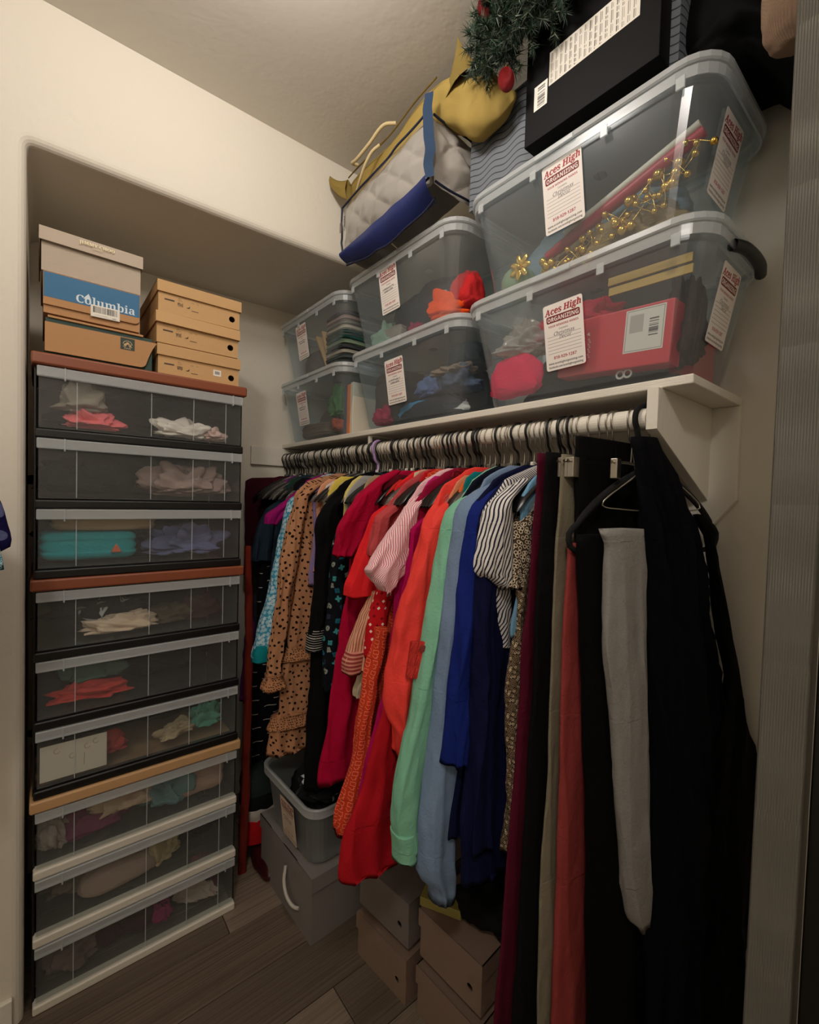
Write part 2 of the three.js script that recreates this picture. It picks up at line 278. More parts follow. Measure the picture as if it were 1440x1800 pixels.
const LINES = clothMat('#ffffff', { map: tile(256, 256, 0.12, (g, w, h) => { g.fillStyle = '#121418'; g.fillRect(0, 0, w, h); g.strokeStyle = '#cfd6da'; g.lineWidth = 9; const q = random(44); for (let i = 0; i < 9; i++) { g.beginPath(); const x = q() * w, y = q() * h; g.moveTo(x, y); g.lineTo(x + 40 * (q() - 0.3), y + 50 * q()); g.lineTo(x + 60 * q(), y + 60 * q()); g.stroke(); } }) });
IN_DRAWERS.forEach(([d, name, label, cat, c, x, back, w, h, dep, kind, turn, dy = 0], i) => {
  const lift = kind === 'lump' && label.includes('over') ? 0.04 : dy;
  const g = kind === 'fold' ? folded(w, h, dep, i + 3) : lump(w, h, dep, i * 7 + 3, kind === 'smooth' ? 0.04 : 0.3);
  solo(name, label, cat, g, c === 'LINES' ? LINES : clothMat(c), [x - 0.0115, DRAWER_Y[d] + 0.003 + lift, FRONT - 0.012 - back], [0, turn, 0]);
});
{
  const c = thing('card', 'white printed card standing against the front of a black framed drawer', 'card', [0.082, 0.70, FRONT - 0.009]);
  part('sheet', box(0.155, 0.1, 0.0012, 0.0004, 1), M('#cfc8bb', 0.7), c, [0, 0, 0]);
  part('print', new THREE.PlaneGeometry(0.15, 0.095), M('#ffffff', 0.7, { map: print(256, 160, (g, w, h) => { g.fillStyle = '#cfc8bb'; g.fillRect(0, 0, w, h); g.strokeStyle = '#a58c74'; g.lineWidth = 3; for (const [x, y] of [[60, 30], [180, 40], [215, 26], [120, 70]]) { g.beginPath(); g.arc(x, y, 12, 0.4, 5); g.stroke(); } g.beginPath(); g.moveTo(168, 70); g.lineTo(166, 130); g.stroke(); }) }), c, [0, 0, 0.0009]);
}
{ // pink end of the white top, and the orange emblem of the teal shirt
  solo('emblem_tag', 'small orange and white emblem on the teal shirt front', 'emblem', new THREE.CylinderGeometry(0.014, 0.017, 0.004, 3), M('#d0653c', 0.7), [0.18, 1.292, FRONT - 0.018], [Math.PI / 2, Math.PI, 0]);
}

// ---------------------------------------------------------------- shoe boxes on the tower
const kraft = s => M('#ffffff', 0.75, { map: tile(256, 256, 0.3, (g, w, h) => { g.fillStyle = s; g.fillRect(0, 0, w, h); const q = random(3); for (let i = 0; i < 900; i++) { g.fillStyle = `rgba(${q() < 0.5 ? '70,40,20' : '255,230,190'},${q() * 0.08})`; g.fillRect(q() * w, q() * h, 1 + q() * 7, 1); } }) });
const KRAFT = kraft('#c9a06d'), KRAFT2 = kraft('#b98a5c'), LINEN = kraft('#b9aa98');
function sticker(name, w, h, px, draw, parent, at, turn) { return part(name, new THREE.PlaneGeometry(w, h), M('#ffffff', 0.6, { map: print(px, Math.round(px * h / w), draw), transparent: true }), parent, at, turn); }
function barcode(g, x, y, w, h, seed) { const q = random(seed); let k = x; g.fillStyle = '#1c1a1a'; while (k < x + w) { const b = 1 + Math.floor(q() * 4); if (q() < 0.62) g.fillRect(k, y, b, h); k += b + 1; } }
function boxBody(w, h, d, hole) { // a box whose front has a finger hole cut through
  const s = new THREE.Shape(); s.moveTo(-w / 2, 0); s.lineTo(w / 2, 0); s.lineTo(w / 2, h); s.lineTo(-w / 2, h); s.closePath();
  if (hole) { const p = new THREE.Path(); p.absarc(hole[0], hole[1], hole[2], 0, Math.PI * 2); s.holes.push(p); }
  const t = 0.003, face = new THREE.ExtrudeGeometry(s, { depth: t, bevelEnabled: false, curveSegments: 16 }).translate(0, 0, -t);
  return merge([face, moved(new THREE.BoxGeometry(t, h, d - t), -w / 2 + t / 2, h / 2, -d / 2 - t / 2), moved(new THREE.BoxGeometry(t, h, d - t), w / 2 - t / 2, h / 2, -d / 2 - t / 2), moved(new THREE.BoxGeometry(w - 2 * t, h, t), 0, h / 2, -d + t / 2), moved(new THREE.BoxGeometry(w - 2 * t, t, d - 2 * t), 0, t / 2, -d / 2)]);
}
function lidShape(w, h, d, tilt = 0) { // lid with a skirt that may hang open by a tilt at the front
  const t = 0.003;
  return merge([moved(new THREE.BoxGeometry(w, t, d), 0, -t / 2, -d / 2), new THREE.BoxGeometry(w, h, t).rotateX(-tilt).translate(0, -h / 2, 0.0005 + tilt * h * 0.5), moved(new THREE.BoxGeometry(t, h, d), -w / 2 + t / 2, -h / 2, -d / 2), moved(new THREE.BoxGeometry(t, h, d), w / 2 - t / 2, -h / 2, -d / 2)]);
}
{ // linen lidded box on top
  const t = thing('shoe_box', 'pale linen grey shoe box with gold lettering on its lid, topmost on the tower', 'box', [0.119, 2.056, -1.6]);
  part('body', boxBody(0.232, 0.1, 0.32), LINEN, t, [0, 0, 0], [0, 0, 0]);
  const l = part('lid', lidShape(0.242, 0.037, 0.328, 0.1), LINEN, t, [0, 0.112, 0.006], [0, 0, -0.012]);
  sticker('lettering', 0.09, 0.022, 320, (g, w, h) => { g.clearRect(0, 0, w, h); g.fillStyle = '#f4e6b8'; g.font = 'bold 44px serif'; g.textAlign = 'center'; g.fillText('JIMMY CHOO', w / 2, 42); g.font = '20px serif'; g.fillText('LONDON', w / 2, 66); }, l, [0.008, -0.017, 0.0098], [-0.1, 0, 0]);
}
{ // brown box with a blue band
  const t = thing('shoe_box', 'brown shoe box with a broad blue band and a white barcode sticker', 'box', [0.121, 1.944, -1.598]);
  part('body', boxBody(0.226, 0.106, 0.32), KRAFT2, t, [0, 0, 0]);
  const flap = new THREE.Shape(); flap.moveTo(-0.114, 0.106); flap.lineTo(0.112, 0.106); flap.lineTo(0.112, 0.036); flap.quadraticCurveTo(0.111, 0.022, 0.096, 0.021); flap.lineTo(-0.114, 0.021); flap.closePath();
  const f = part('flap', new THREE.ExtrudeGeometry(flap, { depth: 0.003, bevelEnabled: false }), KRAFT2, t, [0, 0, 0.003]);
  sticker('blue_band', 0.224, 0.066, 700, (g, w, h) => { g.fillStyle = '#2f6c96'; g.fillRect(0, 0, w, h); g.fillStyle = '#d7e2e6'; g.font = 'bold 92px serif'; g.textAlign = 'right'; g.fillText('Columbia', w - 34, h - 14); g.beginPath(); g.moveTo(270, 150); g.lineTo(310, 100); g.lineTo(330, 150); g.closePath(); g.fill(); }, f, [-0.001, 0.074, 0.0034]);
  const s = part('barcode_sticker', box(0.07, 0.033, 0.0006, 0.0002, 1), M('#e6e0d4', 0.6), f, [0.026, 0.032, 0.0042], [0, 0, 0.01]);
  sticker('barcode', 0.066, 0.03, 360, (g, w, h) => { g.fillStyle = '#ebe5d8'; g.fillRect(0, 0, w, h); barcode(g, 14, 12, w - 30, h * 0.58, 8); g.fillStyle = ink; g.font = 'bold 22px sans-serif'; g.textAlign = 'right'; g.fillText('6x02', w - 40, h - 8); g.fillRect(40, h - 24, 170, 3); }, t, [0.026, 0.032, 0.0081], [0, 0, 0.01]);
  part('top_edge', box(0.228, 0.004, 0.32, 0.001, 1), KRAFT2, t, [0, 0.108, -0.158]);
}
{ // low brown box with an open dark green end
  const t = thing('shoe_box', 'low brown shoe box with a dark green badge, bottom of the blue banded stack', 'box', [0.14, 1.8315, -1.594]);
  part('body', boxBody(0.255, 0.1, 0.32), M('#2f4740', 0.7), t, [0, 0, -0.004]);
  part('top_edge', box(0.226, 0.006, 0.322, 0.001, 1), KRAFT2, t, [-0.01, 0.103, -0.16]);
  const flap = new THREE.Shape(); flap.moveTo(-0.129, 0.086); flap.lineTo(0.139, 0.088); flap.quadraticCurveTo(0.122, 0.062, 0.112, 0.024); flap.quadraticCurveTo(0.108, 0.008, 0.092, 0.008); flap.lineTo(-0.129, 0.008); flap.closePath();
  const f = part('flap', new THREE.ExtrudeGeometry(flap, { depth: 0.003, bevelEnabled: false }), KRAFT2, t, [0, 0, 0.003]);
  sticker('badge', 0.036, 0.034, 200, (g, w, h) => { g.fillStyle = '#2b3b33'; g.fillRect(0, 0, w, h); g.strokeStyle = '#c9a878'; g.lineWidth = 9; g.beginPath(); g.arc(w / 2, 108, 66, Math.PI * 1.05, Math.PI * 1.95); g.stroke(); g.fillStyle = '#c9a878'; g.beginPath(); g.arc(w / 2, 90, 26, 0, 7); g.arc(w / 2 - 34, 108, 20, 0, 7); g.arc(w / 2 + 34, 108, 20, 0, 7); g.fill(); g.fillStyle = '#2b3b33'; g.fillRect(w / 2 - 9, 104, 18, 34); g.fillStyle = '#c9a878'; g.fillRect(34, 132, 44, 8); g.fillRect(122, 132, 44, 8); g.font = 'bold 30px serif'; g.textAlign = 'center'; g.fillText('Kamik', w / 2, 172); }, f, [0.062, 0.068, 0.0034]);
}
const RS = [['top of the three stacked shoe boxes', 2.024, 0.405, 0], ['middle of the stack of three, its lid gaping', 1.929, 0.402, 0.13], ['lowest of the three stacked shoe boxes', 1.8325, 0.407, 0]];
RS.forEach(([where, y, x, tilt], i) => {
  const t = thing('shoe_box', `tan shoe box with a finger hole, ${where}`, 'box', [x, y, -1.594 - i * 0.002], undefined);
  const w = 0.246, h = 0.088;
  part('body', boxBody(w, h, 0.33, [0.098, i === 2 ? 0.026 : 0.03, 0.0098]), KRAFT, t, [0, 0, 0]);
  part('lid', lidShape(w + 0.008, 0.034, 0.338, tilt), KRAFT, t, [0, h + 0.0045, 0.005], [0, 0, i === 1 ? -0.008 : 0]);
  sticker('print', 0.14, 0.042, 420, (g, w2, h2) => {
    g.clearRect(0, 0, w2, h2); g.fillStyle = 'rgba(70,55,45,.8)'; g.font = 'bold 20px sans-serif';
    g.fillRect(6, 46, 84, 14); g.font = '13px sans-serif'; g.fillText('MILL', 122, 24); g.fillText('BLACK', 122, 40); g.fillText('10 M', 232, 34); g.fillText('7 M', 282, 34);
    g.globalAlpha = 0.75; const q = random(20 + i); for (let a = 0; a < 12; a++) for (let b = 0; b < 9; b++) if (q() < 0.6) g.fillRect(116 + a * 4, 54 + b * 4, 4, 4); g.globalAlpha = 1;
    g.beginPath(); g.moveTo(190, 84); g.quadraticCurveTo(214, 86, 224, 62); g.lineTo(224, 84); g.quadraticCurveTo(206, 96, 190, 84); g.fill(); g.fillRect(240, 100, 60, 6);
  }, t, [-0.038, i === 2 ? 0.031 : 0.036, 0.0006]);
  if (i === 2) sticker('price_tag', 0.025, 0.02, 100, (g, w2, h2) => { g.fillStyle = '#ece6da'; g.fillRect(0, 0, w2, h2); barcode(g, 18, 18, 64, 40, 5); }, t, [0.052, 0.034, 0.0008]);
});

// ---------------------------------------------------------------- shelf, brackets, rod
const ROD = { x: 0.965, y: 1.646, r: 0.0215 };
solo('wall_shelf', 'long white painted closet shelf carrying six clear storage bins', 'shelf', box(0.294, 0.019, 1.862, 0.003), whitePaint, [1.0975, 1.7105, -1.266]);
{
  const t = thing('shelf_bracket', 'white painted wooden bracket board with cut off corner at the open shelf end', 'bracket', [0.935, 1.701, -0.412]);
  const s = new THREE.Shape(); s.moveTo(0, 0); s.lineTo(0.309, 0); s.lineTo(0.309, -0.224); s.lineTo(0.0, -0.081); s.closePath();
  part('board', new THREE.ExtrudeGeometry(s, { depth: 0.019, bevelEnabled: true, bevelSize: 0.0015, bevelOffset: -0.0015, bevelThickness: 0.0015, bevelSegments: 2 }).translate(0, 0, 0.0015), whitePaint, t);
  const c = new THREE.Shape(); c.moveTo(-0.045, 0); c.lineTo(0.078, 0); c.lineTo(0.078, -0.215); c.lineTo(0.036, -0.272); c.lineTo(-0.045, -0.272); c.closePath();
  part('wall_cleat', new THREE.ExtrudeGeometry(c, { depth: 0.014, bevelEnabled: true, bevelSize: 0.002, bevelOffset: -0.002, bevelThickness: 0.002, bevelSegments: 2 }).rotateY(-Math.PI / 2), whitePaint, t, [0.309, 0, 0]);
}
solo('wall_cleat', 'flat white painted wood cleat on the alcove wall at the rod end', 'cleat', box(0.46, 0.088, 0.016, 0.003), whitePaint, [1.02, 1.655, -2.19]);
solo('clothes_rod', 'thick white painted wooden clothes rod under the shelf', 'rod', new THREE.CylinderGeometry(ROD.r, ROD.r, 1.765, 28).rotateX(Math.PI / 2), whitePaint, [ROD.x, ROD.y, -1.296]);
{
  const t = thing('rod_support', 'small white metal rod support bracket under the middle of the shelf', 'bracket', [ROD.x + 0.01, 1.70, -1.43]);
  part('arm', box(0.014, 0.035, 0.012, 0.003), whitePaint, t, [-0.01, -0.018, 0]); part('plate', box(0.12, 0.006, 0.022, 0.002), whitePaint, t, [0.05, -0.002, 0]);
}

// ---------------------------------------------------------------- storage bins
const roundedLoop = (w, l, r, n = 6) => { const p = []; for (let c = 0; c < 4; c++) for (let i = 0; i <= n; i++) { const a = (c + i / n) * Math.PI / 2, sx = c === 0 || c === 3 ? 1 : -1, sz = c < 2 ? 1 : -1; p.push([sx * (w / 2 - r) + r * Math.cos(a), sz * (l / 2 - r) + r * Math.sin(a)]); } return p; };
function loops(list, closed = false) { // skin through [y, w, l, r] loops
  const n = 28, pos = [], uv = [], ix = [];
  for (const [y, w, l, r] of list) { const L = roundedLoop(w, l, r); L.push(L[0]); L.forEach((q, i) => { pos.push(q[0], y, q[1]); uv.push(i / n, y); }); }
  for (let k = 0; k < list.length - 1; k++) for (let i = 0; i < n; i++) { const a = k * (n + 1) + i, c = a + n + 1; ix.push(a, c, a + 1, a + 1, c, c + 1); }
  if (closed) for (const k of [0, list.length - 1]) { const b = k * (n + 1), m = pos.length / 3; pos.push(0, list[k][0], 0); uv.push(0, 0); for (let i = 0; i < n; i++) k ? ix.push(m, b + i + 1, b + i) : ix.push(m, b + i, b + i + 1); }
  const g = new THREE.BufferGeometry(); g.setAttribute('position', new THREE.Float32BufferAttribute(pos, 3)); g.setAttribute('uv', new THREE.Float32BufferAttribute(uv, 2)); g.setIndex(ix); return g.toNonIndexed();
}
const smooth = g => { g.computeVertexNormals(); return g; };
function cardTexture(l1, l2, scribble) {
  return print(400, 592, (g, w, h) => {
    g.fillStyle = '#f3ebe4'; g.beginPath(); g.roundRect(0, 0, w, h, 22); g.fill();
    g.fillStyle = g.strokeStyle = '#a32a35'; g.textAlign = 'center';
    g.save(); g.translate(w / 2, 84); g.rotate(-0.05); g.font = 'italic bold 74px serif'; g.fillStyle = '#6d1620'; g.fillText('Aces High', 3, 3); g.fillStyle = '#b4303b'; g.fillText('Aces High', 0, 0); g.restore();
    g.fillStyle = '#7a1a24'; g.beginPath(); g.roundRect(30, 104, 340, 62, 16); g.fill(); g.fillStyle = '#f3ebe4'; g.font = 'bold 52px sans-serif'; g.fillText('ORGANIZING', w / 2, 154, 322);
    g.fillStyle = '#a32a35'; g.font = 'bold 27px sans-serif'; g.fillText('YOUR WINNING HANDS', w / 2, 206, 330);
    g.fillStyle = ink; g.font = '22px serif'; g.fillText('Contents', w / 2, 240);
    g.strokeStyle = '#6a605c'; g.lineWidth = 2.5; for (let i = 0; i < 6; i++) { g.beginPath(); g.moveTo(30, 290 + i * 30); g.lineTo(w - 30, 290 + i * 30); g.stroke(); }
    g.fillStyle = g.strokeStyle = '#15181f'; g.font = 'italic 44px serif';
    if (l1) { g.fillText(l1, w / 2, 284, 300); g.fillText(l2, w / 2 + 10, 322, 260); }
    else { const q = random(scribble); g.lineWidth = 5; for (const [y, x0, x1] of [[276, 60, 310], [312, 90, 280]]) { g.beginPath(); g.moveTo(x0, y); for (let x = x0; x < x1; x += 11) g.quadraticCurveTo(x + 4, y - 26 * q(), x + 9, y - 10 * q() + 6); g.stroke(); } } // handwriting too small to read
    g.fillStyle = '#a32a35'; g.font = 'bold 38px sans-serif'; g.fillText('818-929-1287', w / 2, 494, 260);
    g.fillStyle = ink; g.font = 'bold 25px sans-serif'; g.fillText('www.aceshighorganizing.com', w / 2, 538, 350); g.fillText('facebook.com/aceshighorganizing', w / 2, 572, 350);
  });
}
const CARD = cardTexture('Christmas', 'Decor');
const BIN = { x: 1.07, L: 0.605, W: 0.336 };
function storageBin(y, zc, label, group, card, cardZ, cardY, o = {}) {
  const L = o.L ?? BIN.L, W = BIN.W, H = o.H ?? 0.262, t = thing('storage_bin', label, 'bin', [BIN.x + (o.dx ?? 0), y, zc]);
  const b = [L - 0.115, W - 0.095];
  const tubBody = smooth(loops([[0.003, b[1] - 0.05, b[0] - 0.05, 0.03], [0.0005, b[1] - 0.012, b[0] - 0.012, 0.044], [0.012, b[1], b[0], 0.05], [0.08, b[1] + 0.02, b[0] + 0.024, 0.055], [0.235, W - 0.026, L - 0.03, 0.062], [0.238, W - 0.02, L - 0.022, 0.064], [H + 0.005, W - 0.017, L - 0.018, 0.065]], false));
  const floor = smooth(loops([[0.003, b[1] - 0.05, b[0] - 0.05, 0.03], [0.0031, 0.02, 0.02, 0.005]]));
  part('tub', merge([tubBody, floor]), clearPlastic, t);
  part('rim', smooth(loops([[H - 0.018, W - 0.012, L - 0.012, 0.066], [H - 0.02, W - 0.004, L - 0.004, 0.068], [H - 0.001, W - 0.002, L - 0.002, 0.068]])), milkyPlastic, t);
  const lid = part('lid', smooth(loops([[H + 0.002, W - 0.03, L - 0.03, 0.06], [H, W + 0.004, L + 0.004, 0.07], [H + 0.003, W + 0.009, L + 0.009, 0.072], [H + 0.014, W + 0.007, L + 0.007, 0.071], [H + 0.018, W - 0.004, L - 0.004, 0.067], [H + 0.018, W - 0.03, L - 0.03, 0.06], [H + 0.012, W - 0.042, L - 0.042, 0.055], [H + 0.012, 0.03, 0.03, 0.01]])), o.lidMat ?? lidPlastic, t);
  const tab = box(0.004, 0.022, 0.016, 0.001, 1);
  for (const dz of [-0.4, -0.13, 0.16, 0.4]) part('tab', tab, milkyPlastic, t, [-W / 2 + 0.003, H - 0.024, dz * L]);
  part('latch', box(0.006, 0.012, 0.1, 0.002), milkyPlastic, t, [-W / 2 - 0.004, H + 0.005, -0.02]);
  const lean = Math.atan2((W - 0.026 - b[1] - 0.02) / 2, 0.155);
  const xAt = yy => -(b[1] + 0.02 + (W - 0.026 - b[1] - 0.02) * (yy - 0.08) / 0.155) / 2 - 0.003;
  const c = new THREE.Group(); // label card on the long side
  const face = (name, tex, at, yTurn, tilt, roll = 0) => { const m = part(name, new THREE.PlaneGeometry(0.1, 0.148), M('#ffffff', 0.55, { map: tex, transparent: true }), t, at); m.rotation.set(tilt, yTurn, roll, 'YXZ'); return m; };
  face('label_card', card, [xAt(cardY) - 0.001, cardY, cardZ - zc], -Math.PI / 2, lean, 0.02);
  if (o.endCard) {
    const le = Math.atan2((L - 0.03 - b[0] - 0.024) / 2, 0.155), zAt = yy => (b[0] + 0.024 + (L - 0.03 - b[0] - 0.024) * (yy - 0.08) / 0.155) / 2 + 0.004;
    face('label_card', card, [o.endCard[0], o.endCard[1], zAt(o.endCard[1])], 0, le, 0.0);
  }
  if (o.handle) part('handle', tube([[-0.05, H - 0.014, L / 2 - 0.004], [-0.02, H - 0.014, L / 2 + 0.008], [0.07, H - 0.016, L / 2 + 0.01], [0.11, H - 0.02, L / 2 + 0.002]], 0.011, 10), M('#1d2326', 0.4), t, null, null, 'dark grey end handle');
  return t;
}
const lidPlastic = P('#eef2f3', 0.28, { transmission: 0.62, thickness: 0, ior: 1.45, side: THREE.DoubleSide });
const Y1 = 1.7205, Y2 = 2.0025;
storageBin(Y1, -0.602, 'clear lidded bin of red boxes and cloth, lower one at the open shelf end', null, CARD, -0.599, 0.133, { endCard: [-0.005, 0.15], handle: true });
storageBin(Y2, -0.606, 'clear lidded bin holding a string of gold beads, upper one at the open shelf end', null, CARD, -0.612, 0.171, { endCard: [-0.02, 0.15] });
storageBin(Y1, -1.212, 'clear lidded bin of folded blue clothes, lower one of the middle stack', null, cardTexture('', '', 4), -1.236, 0.142, { dx: 0.004 });
storageBin(Y2, -1.243, 'clear lidded bin with orange cloth showing, upper one of the middle stack', null, cardTexture('', '', 5), -1.277, 0.177, { dx: 0.002 });
storageBin(Y1, -1.86, 'clear lidded bin with orange and white books, lower one in the alcove corner', null, cardTexture('', '', 6), -1.93, 0.142, { dx: 0.004 });
storageBin(Y2, -1.872, 'clear lidded bin of folded fabrics, upper one in the alcove corner', null, cardTexture('', '', 7), -1.942, 0.162, { dx: 0.004 });

// what the bins hold: [name, label, category, colour, x, y, z, w, h, d, kind, turn]
const giftRed = P('#cf2838', 0.32, { clearcoat: 0.3 });
const IN_BINS = [
  ['cloth_mitt', 'bright rose red cloth bag with faint print at the front of the lower Christmas bin', 'bag', '#e42352', 0.985, 1.745, -0.78, 0.05, 0.115, 0.17, 'smooth', 0],
  ['stocking', 'dark red felt stocking bulging behind the red gift box', 'stocking', '#c82040', 1.03, 1.87, -0.62, 0.12, 0.085, 0.24, 'lump', 0],
  ['plastic_bag', 'crinkled clear plastic bag above the rose red cloth bag', 'bag', 'CLEAR', 1.0, 1.855, -0.76, 0.1, 0.085, 0.17, 'lump', 0],
  ['blanket', 'black cloth filling the floor of the lower Christmas bin', 'cloth', '#1a2023', 1.09, 1.726, -0.6, 0.19, 0.06, 0.42, 'smooth', 0],
  ['blanket', 'dark teal cloth at the back of the lower Christmas bin', 'cloth', '#202a2e', 1.14, 1.75, -0.6, 0.12, 0.19, 0.44, 'smooth', 0],
  ['ornament_string', 'tangle of dark and gold trimmings at the end of the lower Christmas bin', 'trimmings', '#3a2a26', 1.04, 1.76, -0.385, 0.12, 0.2, 0.07, 'lump', 0],
  ['wrapping', 'silver grey tissue wrapping filling the back of the gold bead bin', 'wrapping', '#7c9098', 1.12, 2.03, -0.62, 0.17, 0.2, 0.46, 'smooth', 0],
  ['wrapping', 'brown cellophane heap under the gold beads', 'wrapping', '#8a7450', 1.05, 2.012, -0.55, 0.16, 0.11, 0.36, 'lump', 0],
  ['denim_jeans', 'pale blue jeans folded in the lower middle bin', 'jeans', '#5c6f96', 0.995, 1.80, -1.13, 0.06, 0.085, 0.13, 'lump', 0],
  ['denim_jeans', 'slate blue jeans rolled over the dark jersey', 'jeans', '#4a5668', 1.01, 1.80, -1.02, 0.1, 0.075, 0.16, 'lump', 0],
  ['knit_hat', 'dark teal knit hat on top of the rolled jeans', 'hat', '#27343a', 1.04, 1.87, -1.0, 0.12, 0.09, 0.13, 'smooth', 0],
  ['sweater', 'taupe sweater edge folded under the knit hat', 'sweater', '#8a7766', 1.0, 1.852, -1.03, 0.09, 0.035, 0.16, 'lump', 0],
  ['jersey', 'charcoal jersey with white and blue sleeve stripes', 'jersey', 'JERSEY', 1.02, 1.73, -1.15, 0.1, 0.085, 0.34, 'smooth', 0],
  ['gloves', 'rose pink fleece gloves on the floor of the lower middle bin', 'gloves', '#a8344f', 0.985, 1.735, -1.37, 0.05, 0.07, 0.12, 'lump', 0],
  ['sweater', 'grey taupe sweater packed at the far end of the lower middle bin', 'sweater', '#57504a', 1.05, 1.74, -1.36, 0.14, 0.19, 0.17, 'fold', 0],
  ['blanket', 'charcoal blanket behind the jeans in the lower middle bin', 'blanket', '#2c3238', 1.13, 1.74, -1.18, 0.12, 0.18, 0.44, 'smooth', 0],
  ['blanket', 'dark glittered cloth filling the upper middle bin', 'cloth', 'GLITTER', 1.1, 2.01, -1.22, 0.19, 0.215, 0.46, 'smooth', 0],
  ['costume_cape', 'bright orange pointed cloth in the upper middle bin', 'cloth', '#f0551e', 0.985, 2.03, -1.055, 0.05, 0.095, 0.15, 'lump', 0.2],
  ['santa_hat', 'red plush hat with pale brim behind the orange cloth', 'hat', '#c22a2c', 1.02, 2.05, -1.0, 0.09, 0.12, 0.11, 'smooth', 0],
  ['shirt', 'pale mint shirt draped at the far end of the upper middle bin', 'shirt', '#86a18e', 0.985, 2.01, -1.37, 0.05, 0.1, 0.16, 'lump', 0.1],
  ['pouch', 'taupe folded cloth pouch at the foot of the upper middle bin', 'pouch', '#8f857b', 0.985, 2.008, -1.33, 0.035, 0.07, 0.13, 'fold', 0],
  ['ribbon', 'crimson ribbon bow low in the upper middle bin', 'ribbon', '#8c2a45', 0.98, 2.012, -1.19, 0.04, 0.05, 0.08, 'lump', 0],
  ['tissue', 'crumpled green cellophane in the lower corner bin', 'tissue', '#4d7a4a', 1.0, 1.80, -1.72, 0.09, 0.13, 0.12, 'lump', 0],
  ['yarn', 'coral yarn ball under the green cellophane', 'yarn', '#b0573f', 0.99, 1.745, -1.70, 0.07, 0.06, 0.07, 'lump', 0],
  ['blanket', 'brown grey cloth layered in the lower corner bin', 'cloth', '#756759', 1.05, 1.735, -1.93, 0.14, 0.07, 0.26, 'fold', 0],
  ['blanket', 'pale grey cloth at the back of the lower corner bin', 'cloth', '#6a655c', 1.12, 1.75, -1.87, 0.12, 0.17, 0.44, 'smooth', 0],
];
const fabricOf = { CLEAR: P('#e9e2d8', 0.15, { transmission: 0.7, thickness: 0, ior: 1.4, side: THREE.DoubleSide }) };
fabricOf.GLITTER = clothMat('#ffffff', { map: tile(512, 512, 0.4, (g, w, h) => { g.fillStyle = '#33383c'; g.fillRect(0, 0, w, h); const q = random(12); for (let i = 0; i < 60; i++) { g.fillStyle = ['#d8d2b8', '#e8e4dc', '#9aa58a'][i % 3]; g.beginPath(); g.arc(q() * w, q() * h, 1 + q() * 4, 0, 7); g.fill(); } }) });
fabricOf.JERSEY = clothMat('#ffffff', { map: tile(512, 256, 0.34, (g, w, h) => { g.fillStyle = '#2b2f34'; g.fillRect(0, 0, w, h); for (let i = 0; i < 8; i++) { g.fillStyle = i % 2 ? '#4c9ac4' : '#e4e0d8'; g.save(); g.translate(30 + i * 64, 128); g.rotate(-0.5 + i * 0.14); g.fillRect(-8, -36, 16, 72); g.restore(); } }, 0.1) });
IN_BINS.forEach(([name, label, cat, c, x, y, z, w, h, d, kind, turn], i) => {
  const g = kind === 'fold' ? folded(w, h, d, i + 3, 4) : lump(w, h, d, i * 5 + 60, kind === 'smooth' ? 0.09 : 0.26);
  solo(name, label, cat, g, fabricOf[c] ?? clothMat(c), [x, y, z], [0, turn, 0]);
});
{ // red gift box with a product label, and its twin at the end of the bin
  const t = thing('gift_box', 'flat bright red gift box with a white barcode label, tipped in the lower Christmas bin', 'box', [0.985, 1.822, -0.505]); t.rotation.x = 0.06;
  part('carton', box(0.05, 0.125, 0.25, 0.003), giftRed, t, [0, 0, 0]);
  sticker('product_label', 0.08, 0.088, 200, (g, w, h) => { g.fillStyle = '#e0d6c8'; g.fillRect(0, 0, w, h); g.strokeStyle = '#8f877c'; g.lineWidth = 3; g.strokeRect(8, 8, w - 16, h - 16); g.fillStyle = '#b5aca0'; g.fillRect(24, 30, 70, 90); g.save(); g.translate(w - 30, 60); g.rotate(Math.PI / 2); barcode(g, 0, 0, 90, 46, 4); g.restore(); }, t, [-0.0256, 0.012, 0.07], [0, -Math.PI / 2, 0]);
  sticker('small_print', 0.02, 0.07, 60, (g, w, h) => { g.clearRect(0, 0, w, h); g.fillStyle = '#e9b9b4'; for (let i = 0; i < 12; i++) g.fillRect(20 + (i % 3) * 5, 60 + i * 11, 14, 6); g.beginPath(); g.moveTo(8, 30); g.lineTo(34, 44); g.lineTo(26, 14); g.fill(); }, t, [-0.0256, 0.0, -0.05], [0, -Math.PI / 2, 0]);
  const e = thing('gift_box', 'dark red carton standing in the bin end next to the wall', 'box', [1.12, 1.7285, -0.40]);
  part('carton', box(0.12, 0.125, 0.05, 0.003), giftRed, e, [0, 0.0635, 0]); part('lid_edge', box(0.122, 0.03, 0.052, 0.002), giftRed, e, [0, 0.112, 0]);
}
{ const t = thing('paint_stick', 'flat pale yellow wooden stick pair under the lid of the lower Christmas bin', 'stick', [0.955, 1.945, -0.43]);
  for (const s of [0, 1]) part('stick', box(0.004, 0.017, 0.165, 0.001, 1), M('#d3ad62', 0.6), t, [s * 0.004, -s * 0.02, 0], [0.04, 0, 0]); }
{ const t = thing('key_tag', 'small white metal bow shaped tag at the floor of the lower Christmas bin', 'tag', [0.975, 1.75, -0.48]);
  for (const s of [-1, 1]) part('ring', new THREE.TorusGeometry(0.008, 0.0022, 8, 20).rotateY(Math.PI / 2), M('#d9d5c9', 0.5), t, [0, 0, s * 0.008]); }
